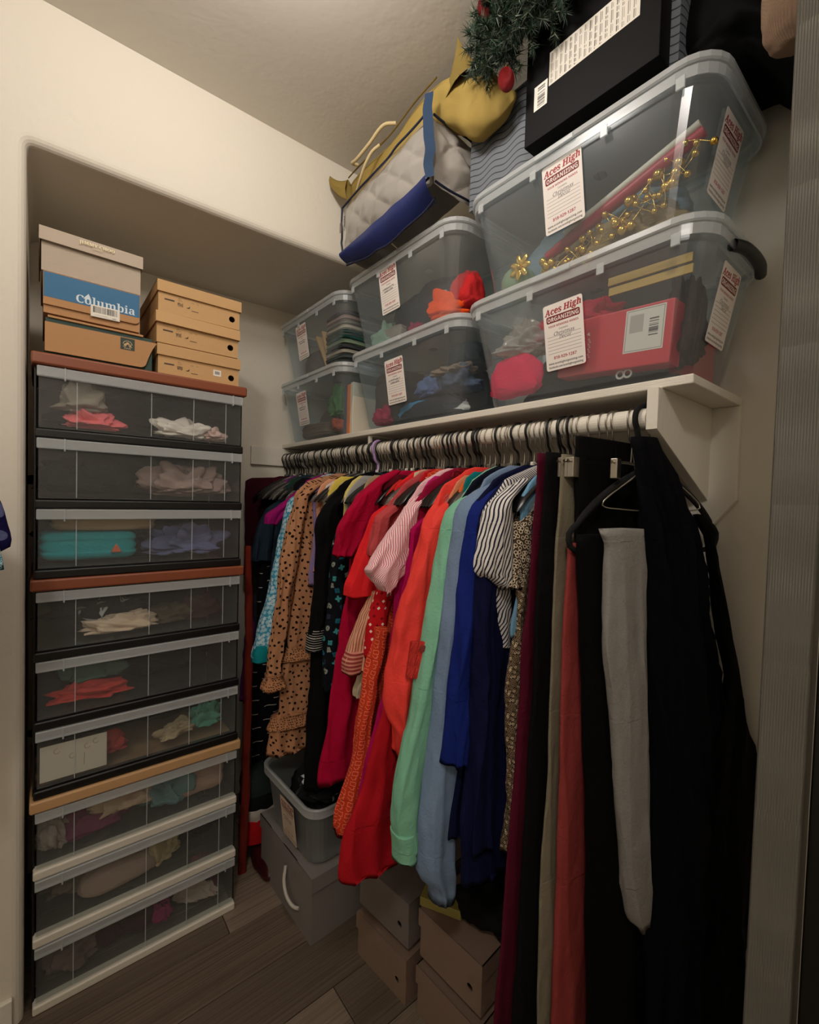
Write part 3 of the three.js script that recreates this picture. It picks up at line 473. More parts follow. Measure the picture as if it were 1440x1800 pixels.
{ // gold bead string
  const gold = M('#e2b95c', 0.18, { metalness: 0.9 }), rr = random(91), t = thing('bead_garland', 'string of shiny gold beads looping through the upper bin at the shelf end', 'garland', [0.965, 2.05, -0.5]);
  const bead = new THREE.SphereGeometry(0.0105, 14, 10), small = new THREE.SphereGeometry(0.007, 12, 8), pts = [];
  for (let i = 0; i < 60; i++) { const s = i / 59; pts.push([0.012 + 0.01 * Math.sin(i * 1.9), -0.02 + 0.125 * s * (0.4 + 0.6 * s) + 0.03 * Math.sin(i * 2.4), -0.2 + 0.34 * s + 0.035 * Math.cos(i * 1.7)]); }
  part('wire', tube(pts, 0.0009, 5, 240), gold, t);
  pts.forEach((p, i) => part('bead', i % 3 ? small : bead, gold, t, p));
  const f = thing('gold_flower', 'gold metal flower ornament with open petals low in the gold bead bin', 'ornament', [0.955, 2.07, -0.752]);
  for (let i = 0; i < 7; i++) { const a = i / 7 * Math.PI * 2; part('petal', new THREE.SphereGeometry(0.012, 12, 8).scale(0.3, 1.3, 0.7), gold, f, [0, 0.018 * Math.sin(a), 0.018 * Math.cos(a)], [-a + Math.PI / 2, 0, 0]); }
  part('center', new THREE.SphereGeometry(0.007, 12, 8), gold, f, [-0.004, 0, 0]);
}
solo('glass_ball', 'pale green clear ball ornament at the far end of the gold bead bin', 'ornament', new THREE.SphereGeometry(0.046, 32, 20), P('#bfd3ae', 0.2, { transmission: 0.6, thickness: 0, ior: 1.4, side: THREE.DoubleSide }), [1.0, 2.053, -0.79]);
solo('wrapping_roll', 'red and white gift wrap roll slanting through the gold bead bin', 'wrapping', merge([new THREE.CylinderGeometry(0.011, 0.011, 0.36, 18).rotateX(Math.PI / 2), new THREE.CylinderGeometry(0.013, 0.013, 0.3, 18).rotateX(Math.PI / 2)]), M('#a51c30', 0.45), [0.985, 2.135, -0.52], [-0.3, 0, 0]);
solo('paper_roll', 'cream paper roll lying on the red gift wrap', 'paper', new THREE.CylinderGeometry(0.008, 0.008, 0.3, 16).rotateX(Math.PI / 2), M('#d8cfbd', 0.6), [0.985, 2.163, -0.5], [-0.3, 0, 0]);
[['blue bound book standing beside the orange one in the corner bin', '#3a4258', -1.648, 0.02, 0.2], ['orange book standing at the end of the lower corner bin', '#e87a2a', -1.622, 0.022, 0.2], ['cream white book standing last in the lower corner bin', '#dcd2bf', -1.598, 0.018, 0.205]].forEach(([l, c, z, th, h]) => {
  const t = thing('book', l, 'book', [1.0, 1.728, z]);
  part('cover', merge([moved(box(0.15, h, 0.002, 0.0008, 1), 0.06, h / 2, -th / 2), moved(box(0.15, h, 0.002, 0.0008, 1), 0.06, h / 2, th / 2), moved(box(0.003, h, th, 0.001, 1), -0.015, h / 2, 0)]), M(c, 0.5), t);
  part('pages', box(0.14, h - 0.008, th - 0.003, 0.001, 1), M('#d9d0bd', 0.8), t, [0.059, h / 2, 0]);
});
['#4b3f47', '#a98a80', '#7d7468', '#c7b8a5', '#23443c', '#274f45', '#7d9078', '#3c3f42', '#a7a295', '#4d5556'].forEach((c, i) => solo('folded_fabric', `${['dark plum', 'dusty pink', 'taupe', 'cream', 'bottle green', 'forest green', 'pale sage', 'charcoal', 'light stone', 'blue grey'][i]} folded fabric in the stack of the upper corner bin`, 'fabric', folded(0.2, 0.019, 0.17, i + 40, 2), clothMat(c), [1.045, 2.205 - i * 0.0195, -1.69], [0, 0, 0], 'folded fabrics in the upper corner bin'));
[['tan cardboard sleeve leaning on the folded fabrics', -1.80, -0.42], ['second tan cardboard sleeve leaning farther over beside the first', -1.84, -0.6]].forEach(([l, z, a]) => solo('cardboard_sleeve', l, 'cardboard', box(0.14, 0.2, 0.012, 0.002), KRAFT, [1.04, 2.105, z], [a, 0, 0]));
solo('cloth_bundle', 'dark grey cloth bundle in the far half of the upper corner bin', 'cloth', lump(0.17, 0.16, 0.24, 77, 0.12), clothMat('#5a564f'), [1.07, 2.01, -1.98]);

// ---------------------------------------------------------------- on top of the bins
{ // quilt in a clear zipped bag with navy trim
  const t = thing('quilt_bag', 'white quilted comforter in a clear bag with navy blue trim on the middle bins', 'bag', [0, 0, 0]);
  // eight corners: far and near ends of a slumping box
  const c = (x, y, z) => V(x, y, z);
  const q = { fbl: c(0.845, 2.318, -1.44), fbh: c(1.16, 2.335, -1.5), ftl: c(0.845, 2.49, -1.445), fth: c(1.15, 2.47, -1.5), nbl: c(0.845, 2.342, -0.975), nbh: c(1.13, 2.345, -0.985), ntl: c(0.84, 2.525, -0.985), nth: c(1.12, 2.52, -0.985) };
  const bi = (a, b, d, e, u, v) => a.clone().multiplyScalar((1 - u) * (1 - v)).addScaledVector(b, u * (1 - v)).addScaledVector(d, (1 - u) * v).addScaledVector(e, u * v);
  const mid = Object.values(q).reduce((s, p) => s.add(p), V(0, 0, 0)).multiplyScalar(1 / 8);
  const quilted = (a, b, d, e, nu, nv, su, sv) => sheet(nu, nv, (u, v) => {
    const p = bi(a, b, d, e, u, v), out = new THREE.Vector3().crossVectors(b.clone().sub(a), d.clone().sub(a)).normalize(); if (out.dot(p.clone().sub(mid)) < 0) out.negate();
    const U = u * su, W = v * sv + 0.16 * noise(u * 3, v * 3, 2), d1 = Math.abs(((U + W) % 1 + 1) % 1 - 0.5) * 2, d2 = Math.abs(((U - W) % 1 + 1) % 1 - 0.5) * 2;
    const puff = Math.pow(Math.min(1 - d1, 1 - d2), 0.45) * 0.018, edge = Math.min(1, 6 * Math.min(u, 1 - u, v, 1 - v)), bulge = 0.035 * Math.sin(u * Math.PI) * Math.sin(v * Math.PI);
    p.addScaledVector(out, (puff - 0.012) * (0.3 + 0.7 * edge) + bulge * 0.7 + 0.004 * noise(u * 9, v * 9, 4) + 0.002);
    return [p.x, p.y, p.z];
  });
  const white = clothMat('#ddd5ca'), navy = M('#1b2a66', 0.5), trim = M('#141a35', 0.6), zip = M('#1c3552', 0.85);
  part('comforter', merge([quilted(q.ftl, q.ntl, q.fbl, q.nbl, 90, 40, 4.2, 1.8), quilted(q.ntl, q.nth, q.nbl, q.nbh, 40, 40, 1.7, 1.6), quilted(q.ftl, q.fth, q.ntl, q.nth, 30, 30, 2, 3), quilted(q.fbl, q.fbh, q.ftl, q.fth, 16, 16, 2, 2)]), white, t);
  const flat = (a, b, d, e, off, wob) => sheet(30, 8, (u, v) => { const p = bi(a, b, d, e, u, v); p.x += off + wob * noise(u * 7, v * 2, 8); p.y += wob * noise(u * 5, 3, 1); return [p.x, p.y, p.z]; });
  const up = (p, k, s) => p.clone().lerp(s, k);
  part('front_cover', sheet(24, 16, (u, v) => { const p = bi(q.ftl, q.ntl, q.fbl, q.nbl, u, v); return [p.x - 0.012 - 0.035 * Math.sin(u * Math.PI) * Math.sin(v * Math.PI) + 0.002 * noise(u * 8, v * 8), p.y, p.z]; }), P('#f4f4f4', 0.12, { transmission: 0.95, thickness: 0, ior: 1.4, side: THREE.DoubleSide }), t);
  // lower navy band along the front and turned under
  const lowA = up(q.fbl, 0.04, q.ftl), lowB = up(q.nbl, 0.08, q.ntl);
  part('navy_band', sheet(40, 10, (u, v) => { const p = bi(lowA, lowB, q.fbl.clone().add(V(0.03, -0.018, 0.0)), q.nbl.clone().add(V(0.05, -0.03, -0.02)), u, v); const b = Math.sin(v * Math.PI) * 0.012; return [p.x - 0.024 - b + 0.003 * noise(u * 9, v * 2, 5), p.y - 0.028 * Math.sin(u * Math.PI) * v, p.z]; }), navy, t);
  part('zip_strip', sheet(8, 24, (u, v) => { const a = q.ntl.clone().add(V(-0.018, 0.05, 0.006)), p = a.lerp(q.nbl.clone().add(V(-0.024, 0.0, 0.012)), v); return [p.x + (u - 0.5) * 0.016 * (0.7 + 0.5 * Math.sin(v * 3)), p.y + 0.002, p.z + (u - 0.5) * 0.022 + 0.006 * noise(v * 6, 1)]; }), zip, t);
  const off = (p, x = -0.024) => [p.x + x, p.y, p.z], line = (a, b, s, x = -0.024) => { const r = []; for (let i = 0; i <= 10; i++) { const p = a.clone().lerp(b, i / 10); r.push([p.x + x + 0.004 * noise(i * 0.7, s), p.y + 0.004 * noise(i * 0.8, s + 2) - s * 0.01 * Math.sin(i / 10 * Math.PI), p.z]); } return r; };
  for (const [a, b, s] of [[q.ftl, q.ntl.clone().add(V(0, 0.012, 0)), 0.6], [q.ftl, q.fbl, 0.5], [lowA, lowB, 0], [q.fbl.clone().add(V(0.02, -0.02, 0)), q.nbl.clone().add(V(0.03, -0.03, -0.01)), 3]]) part('piping', tube(line(a, b, s, -0.014), 0.0035, 6), trim, t);
  for (const [a, b] of [[q.ntl, q.nth], [q.nbl, q.nbh]]) part('piping', tube(line(a, b, -0.5, 0).map(p => [p[0], p[1], p[2] + 0.012]), 0.0035, 6), trim, t);
  part('front_print', new THREE.PlaneGeometry(0.05, 0.07), M('#fff', 0.6, { transparent: true, map: print(128, 180, (g, w, h) => { g.clearRect(0, 0, w, h); g.fillStyle = '#6a564a'; g.globalAlpha = 0.75; g.fillRect(10, 60, 36, 90); g.fillStyle = '#2c2a2c'; g.globalAlpha = 1; g.save(); g.translate(78, 30); g.rotate(Math.PI / 2); g.font = 'bold 34px sans-serif'; g.fillText('PROTECH', 0, 0, 130); g.restore(); }) }), t, [0.808, 2.405, -1.40], [0, -Math.PI / 2, 0]);
}
{ // mustard cloth bag lying over the quilt
  const t = thing('drawstring_bag', 'mustard yellow cloth bag with pale drawstrings slumped on the quilt bag', 'bag');
  const m = clothMat('#ab9250'), inFlow = new THREE.Matrix4().set(0, 0, 1, 0, 1, 0, 0, 0, 0, 1, 0, 0, 0, 0, 0, 1); // local z, x, y to world x, y, z
  // along the shelf: [z, low y, high y, thickness]
  const g = cloth([[-0.755, 2.468, 2.49, 0.015], [-0.79, 2.445, 2.53, 0.05], [-0.83, 2.44, 2.585, 0.08], [-0.88, 2.44, 2.625, 0.1], [-0.95, 2.50, 2.65, 0.11], [-1.0, 2.535, 2.66, 0.11], [-1.08, 2.535, 2.655, 0.11], [-1.17, 2.53, 2.63, 0.1], [-1.3, 2.52, 2.632, 0.09], [-1.4, 2.515, 2.64, 0.075], [-1.47, 2.53, 2.645, 0.05], [-1.52, 2.56, 2.63, 0.03]], { A: 0.006, seed: 31, n: 90, m: 60, freq: 0.7, sq: 0.85 });
  part('sack', g.applyMatrix4(inFlow), m, t, [0.915, 0.0, 0]);
  const peak = sheet(28, 20, (u, v) => { const a = u * Math.PI * 2, r = (1 - v) * (1 - 0.35 * v) * (1 + 0.12 * Math.sin(a * 3 + v * 4)); return [0.895 + 0.05 * r * Math.cos(a) - 0.035 * v, 2.57 + 0.136 * v - 0.016 * Math.sin(v * 3), -0.9 + 0.085 * r * Math.sin(a) - 0.012 * v]; });
  part('corner', peak, m, t);
  const tail = sheet(20, 16, (u, v) => { const a = u * Math.PI * 2, r = 1 - 0.6 * v; return [0.885 + 0.016 * r * Math.cos(a) - 0.045 * v, 2.6 + 0.035 * r * Math.sin(a) + 0.045 * v * v + 0.004 * Math.sin(a * 4), -1.495 - 0.06 * v]; });
  part('mouth', tail, m, t);
  const cord = M('#cdb98a', 0.8);
  part('drawstring', tube([[0.85, 2.53, -1.38], [0.838, 2.545, -1.34], [0.832, 2.57, -1.30], [0.835, 2.59, -1.27], [0.845, 2.60, -1.24]], 0.005, 8), cord, t);
  part('drawstring', tube([[0.862, 2.63, -1.4], [0.84, 2.625, -1.4], [0.83, 2.61, -1.36], [0.835, 2.625, -1.29], [0.845, 2.65, -1.22], [0.87, 2.65, -1.19]], 0.0055, 8), cord, t);
  part('seam', tube([[0.868, 2.625, -1.47], [0.856, 2.612, -1.4], [0.85, 2.605, -1.3], [0.845, 2.60, -1.18], [0.842, 2.618, -1.06], [0.842, 2.625, -0.97]], 0.0025, 6), clothMat('#8f7431'), t);
}
const waves = tile(512, 512, 0.17, (g, w, h) => { g.fillStyle = '#71777e'; g.fillRect(0, 0, w, h); g.strokeStyle = '#262b32'; g.lineWidth = 8; for (let i = 0; i < 10; i++) { g.beginPath(); for (let x = -8; x <= w + 8; x += 8) { const y = (i + 0.5) * h / 10 + 15 * Math.sin(x / w * Math.PI * 4); x < 0 ? g.moveTo(x, y) : g.lineTo(x, y); } g.stroke(); } });
{
  const t = thing('carton', 'grey carton printed with dark wavy lines standing on the end bin', 'box', [1.09, 2.2945, -0.665]), wavy = M('#ffffff', 0.6, { map: waves });
  const g = slab(0.27, 0.235, 0.55); part('body', g, wavy, t, [0, 0.1175, 0]);
  part('lid', merge([moved(slab(0.276, 0.004, 0.556), 0, 0, 0)]), wavy, t, [0, 0.237, 0]);
}
{
  const t = thing('carton', 'black carton with white barcode stickers standing before the wavy grey one', 'box', [0.93, 2.3215, -0.56]);
  part('body', box(0.045, 0.33, 0.31, 0.002), P('#060506', 0.6, { specularIntensity: 0.3 }), t, [0, 0.165, 0]);
  const paper = (w, h, px, draw, y, z) => sticker('sticker', w, h, px, draw, t, [-0.0231, y, z], [0, -Math.PI / 2, 0]);
  paper(0.036, 0.056, 120, (g, w, h) => { g.fillStyle = '#ece7dc'; g.fillRect(0, 0, w, h); g.save(); g.translate(98, 20); g.rotate(Math.PI / 2); barcode(g, 0, 0, 150, 66, 14); g.restore(); }, 0.098, -0.112);
  paper(0.205, 0.075, 700, (g, w, h) => { g.fillStyle = '#ddd7ca'; g.fillRect(0, 0, w, h); const q = random(61); for (let col = 0; col < 17; col++) { g.fillStyle = q() < 0.3 ? '#4a4440' : '#7d756d'; const x = 16 + col * 40; let y = 14; while (y < h - 20) { const l = 20 + q() * 70; g.globalAlpha = 0.8; g.fillRect(x, y, 5 + q() * 4, Math.min(l, h - 14 - y)); g.fillRect(x + 13, y + 6, 4, Math.min(l * 0.8, h - 22 - y)); y += l + 8; } } g.globalAlpha = 1; }, 0.142, 0.012);
}
{ // fir garland with red glitter balls
  const rr = random(17), t = thing('fir_garland', 'artificial green fir garland draped over the cartons near the ceiling', 'garland');
  const spine = new THREE.CatmullRomCurve3([[0.862, 2.565, -0.765], [0.866, 2.59, -0.775], [0.87, 2.625, -0.77], [0.875, 2.655, -0.75], [0.88, 2.66, -0.7], [0.885, 2.66, -0.62], [0.88, 2.655, -0.54], [0.88, 2.65, -0.46]].map(p => V(...p)));
  part('stem', new THREE.TubeGeometry(spine, 40, 0.004, 6), M('#2b2a1c', 0.8), t);
  const pos = [], nrm = [], col = [];
  const needle = (p, d, len, c) => { const s = new THREE.Vector3().crossVectors(d, V(rr() - 0.5, rr() - 0.5, rr() - 0.5)).normalize().multiplyScalar(0.0013), u = new THREE.Vector3().crossVectors(d, s).normalize().multiplyScalar(0.0013), tip = p.clone().addScaledVector(d, len);
    for (const [a, b] of [[s, u], [u, s.clone().negate()], [s.clone().negate(), s]]) { const A = p.clone().add(a), B = p.clone().add(b); for (const q of [A, B, tip]) { pos.push(q.x, q.y, q.z); col.push(...c); } } };
  const low = new THREE.CatmullRomCurve3([[0.868, 2.555, -0.75], [0.868, 2.56, -0.71], [0.87, 2.575, -0.66], [0.872, 2.605, -0.6], [0.874, 2.63, -0.54]].map(p => V(...p)));
  part('stem', new THREE.TubeGeometry(low, 30, 0.004, 6), M('#2b2a1c', 0.8), t);
  for (let i = 0; i < 260; i++) {
    const s = (i % 190 + rr()) / 190, o = i < 190 ? spine.getPoint(s) : low.getPoint((i - 190 + rr()) / 70), dir = V(-0.75 + rr() * 0.9, rr() * 1.6 - 1.0, rr() * 2 - 1.2).normalize(), L = 0.05 + rr() * 0.05;
    for (let k = 0; k < 95; k++) { const q = o.clone().addScaledVector(dir, L * k / 95), d = dir.clone().multiplyScalar(0.7).add(V(rr() - 0.5, rr() - 0.5, rr() - 0.5).normalize().multiplyScalar(0.8)).normalize(), pale = rr() < 0.1; needle(q, d, 0.016 + rr() * 0.014, pale ? [0.2, 0.23, 0.17] : [0.008 + rr() * 0.014, 0.022 + rr() * 0.03, 0.012 + rr() * 0.014]); }
  }
  const g = new THREE.BufferGeometry(); g.setAttribute('position', new THREE.Float32BufferAttribute(pos, 3)); g.setAttribute('color', new THREE.Float32BufferAttribute(col, 3)); g.computeVertexNormals();
  part('needles', g, M('#ffffff', 0.6, { vertexColors: true, side: THREE.DoubleSide }), t).userData.kind = 'stuff';
  const glit = M('#b8141f', 0.45, { metalness: 0.3, bumpMap: grey(256, 0.25, (u, v) => hash(u * 256, v * 256, 3)), bumpScale: 0.006 });
  const ball = new THREE.SphereGeometry(0.019, 28, 18).scale(1, 1.25, 1);
  for (const [p, l] of [[[0.845, 2.455, -0.725], 'red glitter ball hanging under the fir garland over the wavy carton'], [[0.83, 2.655, -0.785], 'red glitter ball at the upper edge of the fir garland']]) { const b = thing('glitter_ball', l, 'ornament', p); part('ball', ball, glit, b, null, [0, 0, 0.4]); part('cap', new THREE.CylinderGeometry(0.005, 0.006, 0.008, 12), M('#c0a050', 0.3, { metalness: 1 }), b, [0, 0.026, 0]); }
}
{ // black bag draped over the lid end, and a beige pouch on it
  const t = thing('duffel_bag', 'slack black bag draped over the lid end of the gold bead bin', 'bag', [1.09, 2.2946, -0.24]);
  const g = lump(0.3, 0.3, 0.36, 5, 0.08), p = g.attributes.position;
  for (let i = 0; i < p.count; i++) { const z = p.getZ(i), over = Math.max(0, z - -0.045); p.setY(i, p.getY(i) - over * 1.1 * (1 - 0.35 * p.getY(i) / 0.3)); p.setZ(i, z - Math.max(0, over - 0.08) * 0.4); }
  g.computeVertexNormals(); part('body', g, P('#050506', 0.8, { specularIntensity: 0.2 }), t);
  part('handle', tube([[-0.1, 0.2, -0.08], [-0.13, 0.27, -0.03], [-0.12, 0.2, 0.04]], 0.008, 8), M('#0a0a0b', 0.7), t);
  solo('pouch', 'beige rounded cloth pouch hanging against the black bag near the metal door edge', 'pouch', lump(0.07, 0.24, 0.11, 23, 0.04), clothMat('#8f7762'), [0.93, 2.2, -0.195]);
}
// ---------------------------------------------------------------- metal edge of the sliding door, close by
{
  const brushed = M('#6c6960', 0.38, { metalness: 0.8, bumpMap: grey(256, 0.06, (u, v) => 0.5 + 0.5 * tnoise(u, v * 0.02, 70, 8)), bumpScale: 0.0002 });
  const t = thing('sliding_door', 'brushed metal frame edge of an open sliding door beside the wall', 'door', [0.6, 0, -0.1325]);
  part('stile', box(0.03, 2.72, 0.0405, 0.0025, 3), brushed, t, [0.015, 1.365, 0.02]);
  part('panel', box(0.008, 2.7, 0.6, 0.002), M('#0c0b0b', 0.3), t, [0.022, 1.36, 0.342]);
}

// ---------------------------------------------------------------- fabrics of the clothes
const CREASE = grey(512, 0.35, (u, v) => 0.5 + 0.35 * tnoise(u, v * 0.45, 9, 21) + 0.2 * tnoise(u, v * 0.6, 22, 22) + 0.06 * tnoise(u, v, 90, 23));
const fab = (c, o = {}) => P(c, 0.9, { specularIntensity: 0.25, sheen: 0.12, sheenRoughness: 0.7, sheenColor: new THREE.Color(c), bumpMap: CREASE, bumpScale: 0.006, side: THREE.DoubleSide, ...o });
const printed = (size, px, draw, o = {}, sizeY) => fab('#ffffff', { sheen: 0, map: tile(px, px, size, draw, sizeY), ...o });
const fillAll = (g, w, h, c) => { g.fillStyle = c; g.fillRect(0, 0, w, h); };
const wrapped = (w, h, x, y, r, fn) => { for (const dx of [-w, 0, w]) for (const dy of [-h, 0, h]) if (x + dx > -r && x + dx < w + r && y + dy > -r && y + dy < h + r) fn(x + dx, y + dy); };
function spots(seed, n, colors, r0, r1, base, squash = 0.7) { return (g, w, h) => { fillAll(g, w, h, base); const q = random(seed); for (let i = 0; i < n; i++) { const x = q() * w, y = q() * h, r = r0 + q() * (r1 - r0), a = q() * 3.14, c = colors[Math.floor(q() * colors.length)]; wrapped(w, h, x, y, r * 2, (X, Y) => { g.fillStyle = c; g.beginPath(); g.ellipse(X, Y, r, r * squash, a, 0, 7); g.fill(); }); } }; }
function even(nx, ny, seed, fn, base) { return (g, w, h) => { fillAll(g, w, h, base); const q = random(seed); for (let i = 0; i < nx; i++) for (let j = 0; j < ny; j++) { const x = (i + 0.5 + (q() - 0.5) * 0.6 + (j % 2) * 0.5) * w / nx, y = (j + 0.5 + (q() - 0.5) * 0.6) * h / ny, s = q(); wrapped(w, h, x, y, 40, (X, Y) => fn(g, X, Y, s)); } }; }
const bars = (n, c, base, share = 0.4, angle = 0) => (g, w, h) => { fillAll(g, w, h, base); g.fillStyle = c; for (let i = 0; i < n; i++) g.fillRect(i * w / n, 0, w / n * share, h); };
const rows = (n, c, base, share = 0.4) => (g, w, h) => { fillAll(g, w, h, base); g.fillStyle = c; for (let i = 0; i < n; i++) g.fillRect(0, i * h / n, w, h / n * share); };
const heatherTile = (base, a, b) => (g, w, h) => { fillAll(g, w, h, base); const q = random(77); for (let i = 0; i < 5200; i++) { g.fillStyle = q() < 0.5 ? a : b; g.globalAlpha = 0.25; const x = q() * w, y = q() * h; g.fillRect(x, y, 2 + q() * 9, 1.4); } g.globalAlpha = 1; };
const F = {
  maroon: fab('#3a0e1a'), rustdress: fab('#6e2418'), purple: fab('#7a2f78'), darkgrey: fab('#3a383c'), magenta: fab('#8e1262'), teal: fab('#0f7d86'),
  black: fab('#09080a'), crimson: fab('#a80733'), coralred: fab('#d9242a'), dustyrose: fab('#b5474a'), raspberry: fab('#8a0b32'), hotpink: fab('#a5084f'), coral: fab('#e8423a', { roughness: 0.62 }),
  darknavy: fab('#0e1220'), mint: fab('#7db89c'), slate: fab('#7388a5'), royal: fab('#14246f'), navydark: fab('#0b1030'), navy: fab('#0c1034'), burgundy: fab('#4d0e22'), blackpants: fab('#0b0a0b'), khaki: fab('#7c7462'),
  brick: fab('#8f3b38'), blacktrouser: fab('#040404'), pleat: fab('#06060a'), blackcoat: fab('#030303'), cream: fab('#c4b59c'), reddress: fab('#a8141f'),
  sheerblack: fab('#0a0a09', { opacity: 0.9, transparent: true }),
  denim: printed(0.1, 256, heatherTile('#1d2c38', '#33485a', '#101820')),
  heather: printed(0.16, 512, heatherTile('#8e8b86', '#bdb9b3', '#504e4b')),
  blackdash: printed(0.12, 256, (g, w, h) => { fillAll(g, w, h, '#101014'); g.fillStyle = '#cfc6bc'; for (let i = 0; i < 4; i++) g.fillRect((i % 2) * 90, i * 64 + 10, 120, 7); }),
  lblue: printed(0.14, 512, (g, w, h) => { even(9, 9, 5, (c, x, y, s) => { c.strokeStyle = s < 0.5 ? '#d8e6ea' : '#b9dce6'; c.lineWidth = 6; for (let k = 0; k < 5; k++) { c.beginPath(); c.ellipse(x + 14 * Math.cos(k * 1.256), y + 14 * Math.sin(k * 1.256), 11, 7, k * 1.256, 0, 7); c.stroke(); } }, '#3d8fae')(g, w, h); }),
  leopard: printed(0.16, 512, even(7, 7, 8, (g, x, y, s) => { g.fillStyle = '#1d120d'; g.beginPath(); g.ellipse(x, y, 13 + s * 7, 9 + s * 7, s * 6, 0, 7); g.fill(); g.beginPath(); g.ellipse(x + 8, y - 7, 8, 7, s * 9, 0, 7); g.fill(); }, '#b5825f')),
  leoptiny: printed(0.07, 256, even(8, 8, 9, (g, x, y, s) => { g.fillStyle = '#1d120d'; g.beginPath(); g.ellipse(x, y, 6 + s * 3, 8, s * 6, 0, 7); g.fill(); }, '#b07c58')),
  lacecuff: printed(0.03, 128, (g, w, h) => { fillAll(g, w, h, '#141414'); g.strokeStyle = '#c9c6c0'; g.lineWidth = 6; for (let i = 0; i < 4; i++) { g.beginPath(); g.moveTo(0, i * 32 + 8); g.lineTo(w, i * 32 + 8); g.stroke(); } g.lineWidth = 3; for (let i = 0; i < 8; i++) { g.beginPath(); g.arc(i * 16, 40, 7, 0, 7); g.stroke(); } }),
  tealfloral: printed(0.2, 512, even(6, 6, 15, (g, x, y, s) => { g.fillStyle = s < 0.3 ? '#3f8f95' : s < 0.55 ? '#1f5f72' : s < 0.8 ? '#2b3346' : '#8a8f86'; for (let k = 0; k < 4; k++) { g.beginPath(); g.ellipse(x + 13 * Math.cos(k * 1.6 + s * 6), y + 13 * Math.sin(k * 1.6 + s * 6), 14, 9, k * 1.6, 0, 7); g.fill(); } }, '#0e1118')),
  redfloral: printed(0.14, 512, even(7, 7, 25, (g, x, y, s) => { g.fillStyle = s < 0.45 ? '#e6cfc4' : '#6d0a14'; for (let k = 0; k < 4; k++) { g.beginPath(); g.arc(x + 8 * Math.cos(k * 1.57), y + 8 * Math.sin(k * 1.57), 7, 0, 7); g.fill(); } }, '#b3121c')),
  peachstripe: printed(0.05, 128, bars(6, '#8f4a3a', '#d09a7e', 0.3)), peachband: printed(0.04, 128, rows(4, '#c88a78', '#92403a', 0.45)),
  orangelace: printed(0.1, 512, (g, w, h) => { fillAll(g, w, h, '#c23a22'); g.strokeStyle = '#ec8060'; g.lineWidth = 7; for (let i = 0; i < 4; i++) for (let j = 0; j < 4; j++) { const x = i * 128, y = j * 128; g.strokeRect(x + 14, y + 14, 76, 46); g.beginPath(); g.moveTo(x + 14, y + 84); g.lineTo(x + 60, y + 116); g.lineTo(x + 106, y + 84); g.moveTo(x + 30, y + 64); g.lineTo(x + 30, y + 116); g.stroke(); } }),
  pinkstripe: printed(0.075, 256, bars(12, '#c9536c', '#f0d6d8', 0.34)),
  redlace: printed(0.09, 256, (g, w, h) => { fillAll(g, w, h, '#5d0a14'); g.strokeStyle = '#93161f'; g.lineWidth = 5; const q = random(6); for (let i = 0; i < 40; i++) { const x = q() * w, y = q() * h; g.beginPath(); g.arc(x, y, 9 + q() * 9, q() * 6, q() * 6 + 4); g.stroke(); } }),
  navystripe: printed(0.075, 256, (g, w, h) => { fillAll(g, w, h, '#d9d4d0'); g.strokeStyle = '#232638'; g.lineWidth = 11; for (let i = -4; i < 14; i++) { g.beginPath(); g.moveTo(i * 32, 0); g.lineTo(i * 32 + 128, h); g.stroke(); } }),
  crochet: printed(0.06, 256, even(6, 6, 3, (g, x, y) => { g.strokeStyle = '#e2d3bb'; g.lineWidth = 7; g.beginPath(); g.arc(x, y, 15, 0, 7); g.stroke(); }, '#4a3c30')),
  meshgrey: printed(0.03, 128, even(7, 7, 4, (g, x, y) => { g.strokeStyle = '#5d544c'; g.lineWidth = 3; g.beginPath(); g.arc(x, y, 8, 0, 7); g.stroke(); }, '#1c1a1c')),
  sequin: printed(0.05, 256, even(10, 10, 7, (g, x, y, s) => { g.strokeStyle = s > 0.88 ? '#fff1d0' : '#9c866c'; g.lineWidth = 6; g.beginPath(); g.arc(x, y, 10, 0, 7); g.stroke(); }, '#2b211a'), { roughness: 0.4, metalness: 0.25 }),
  floralblue: printed(0.2, 256, even(4, 4, 33, (g, x, y, s) => { g.fillStyle = s < 0.4 ? '#d7d2c4' : '#5a5f86'; g.beginPath(); g.ellipse(x, y, 22, 15, s * 5, 0, 7); g.fill(); }, '#16133f')),
};

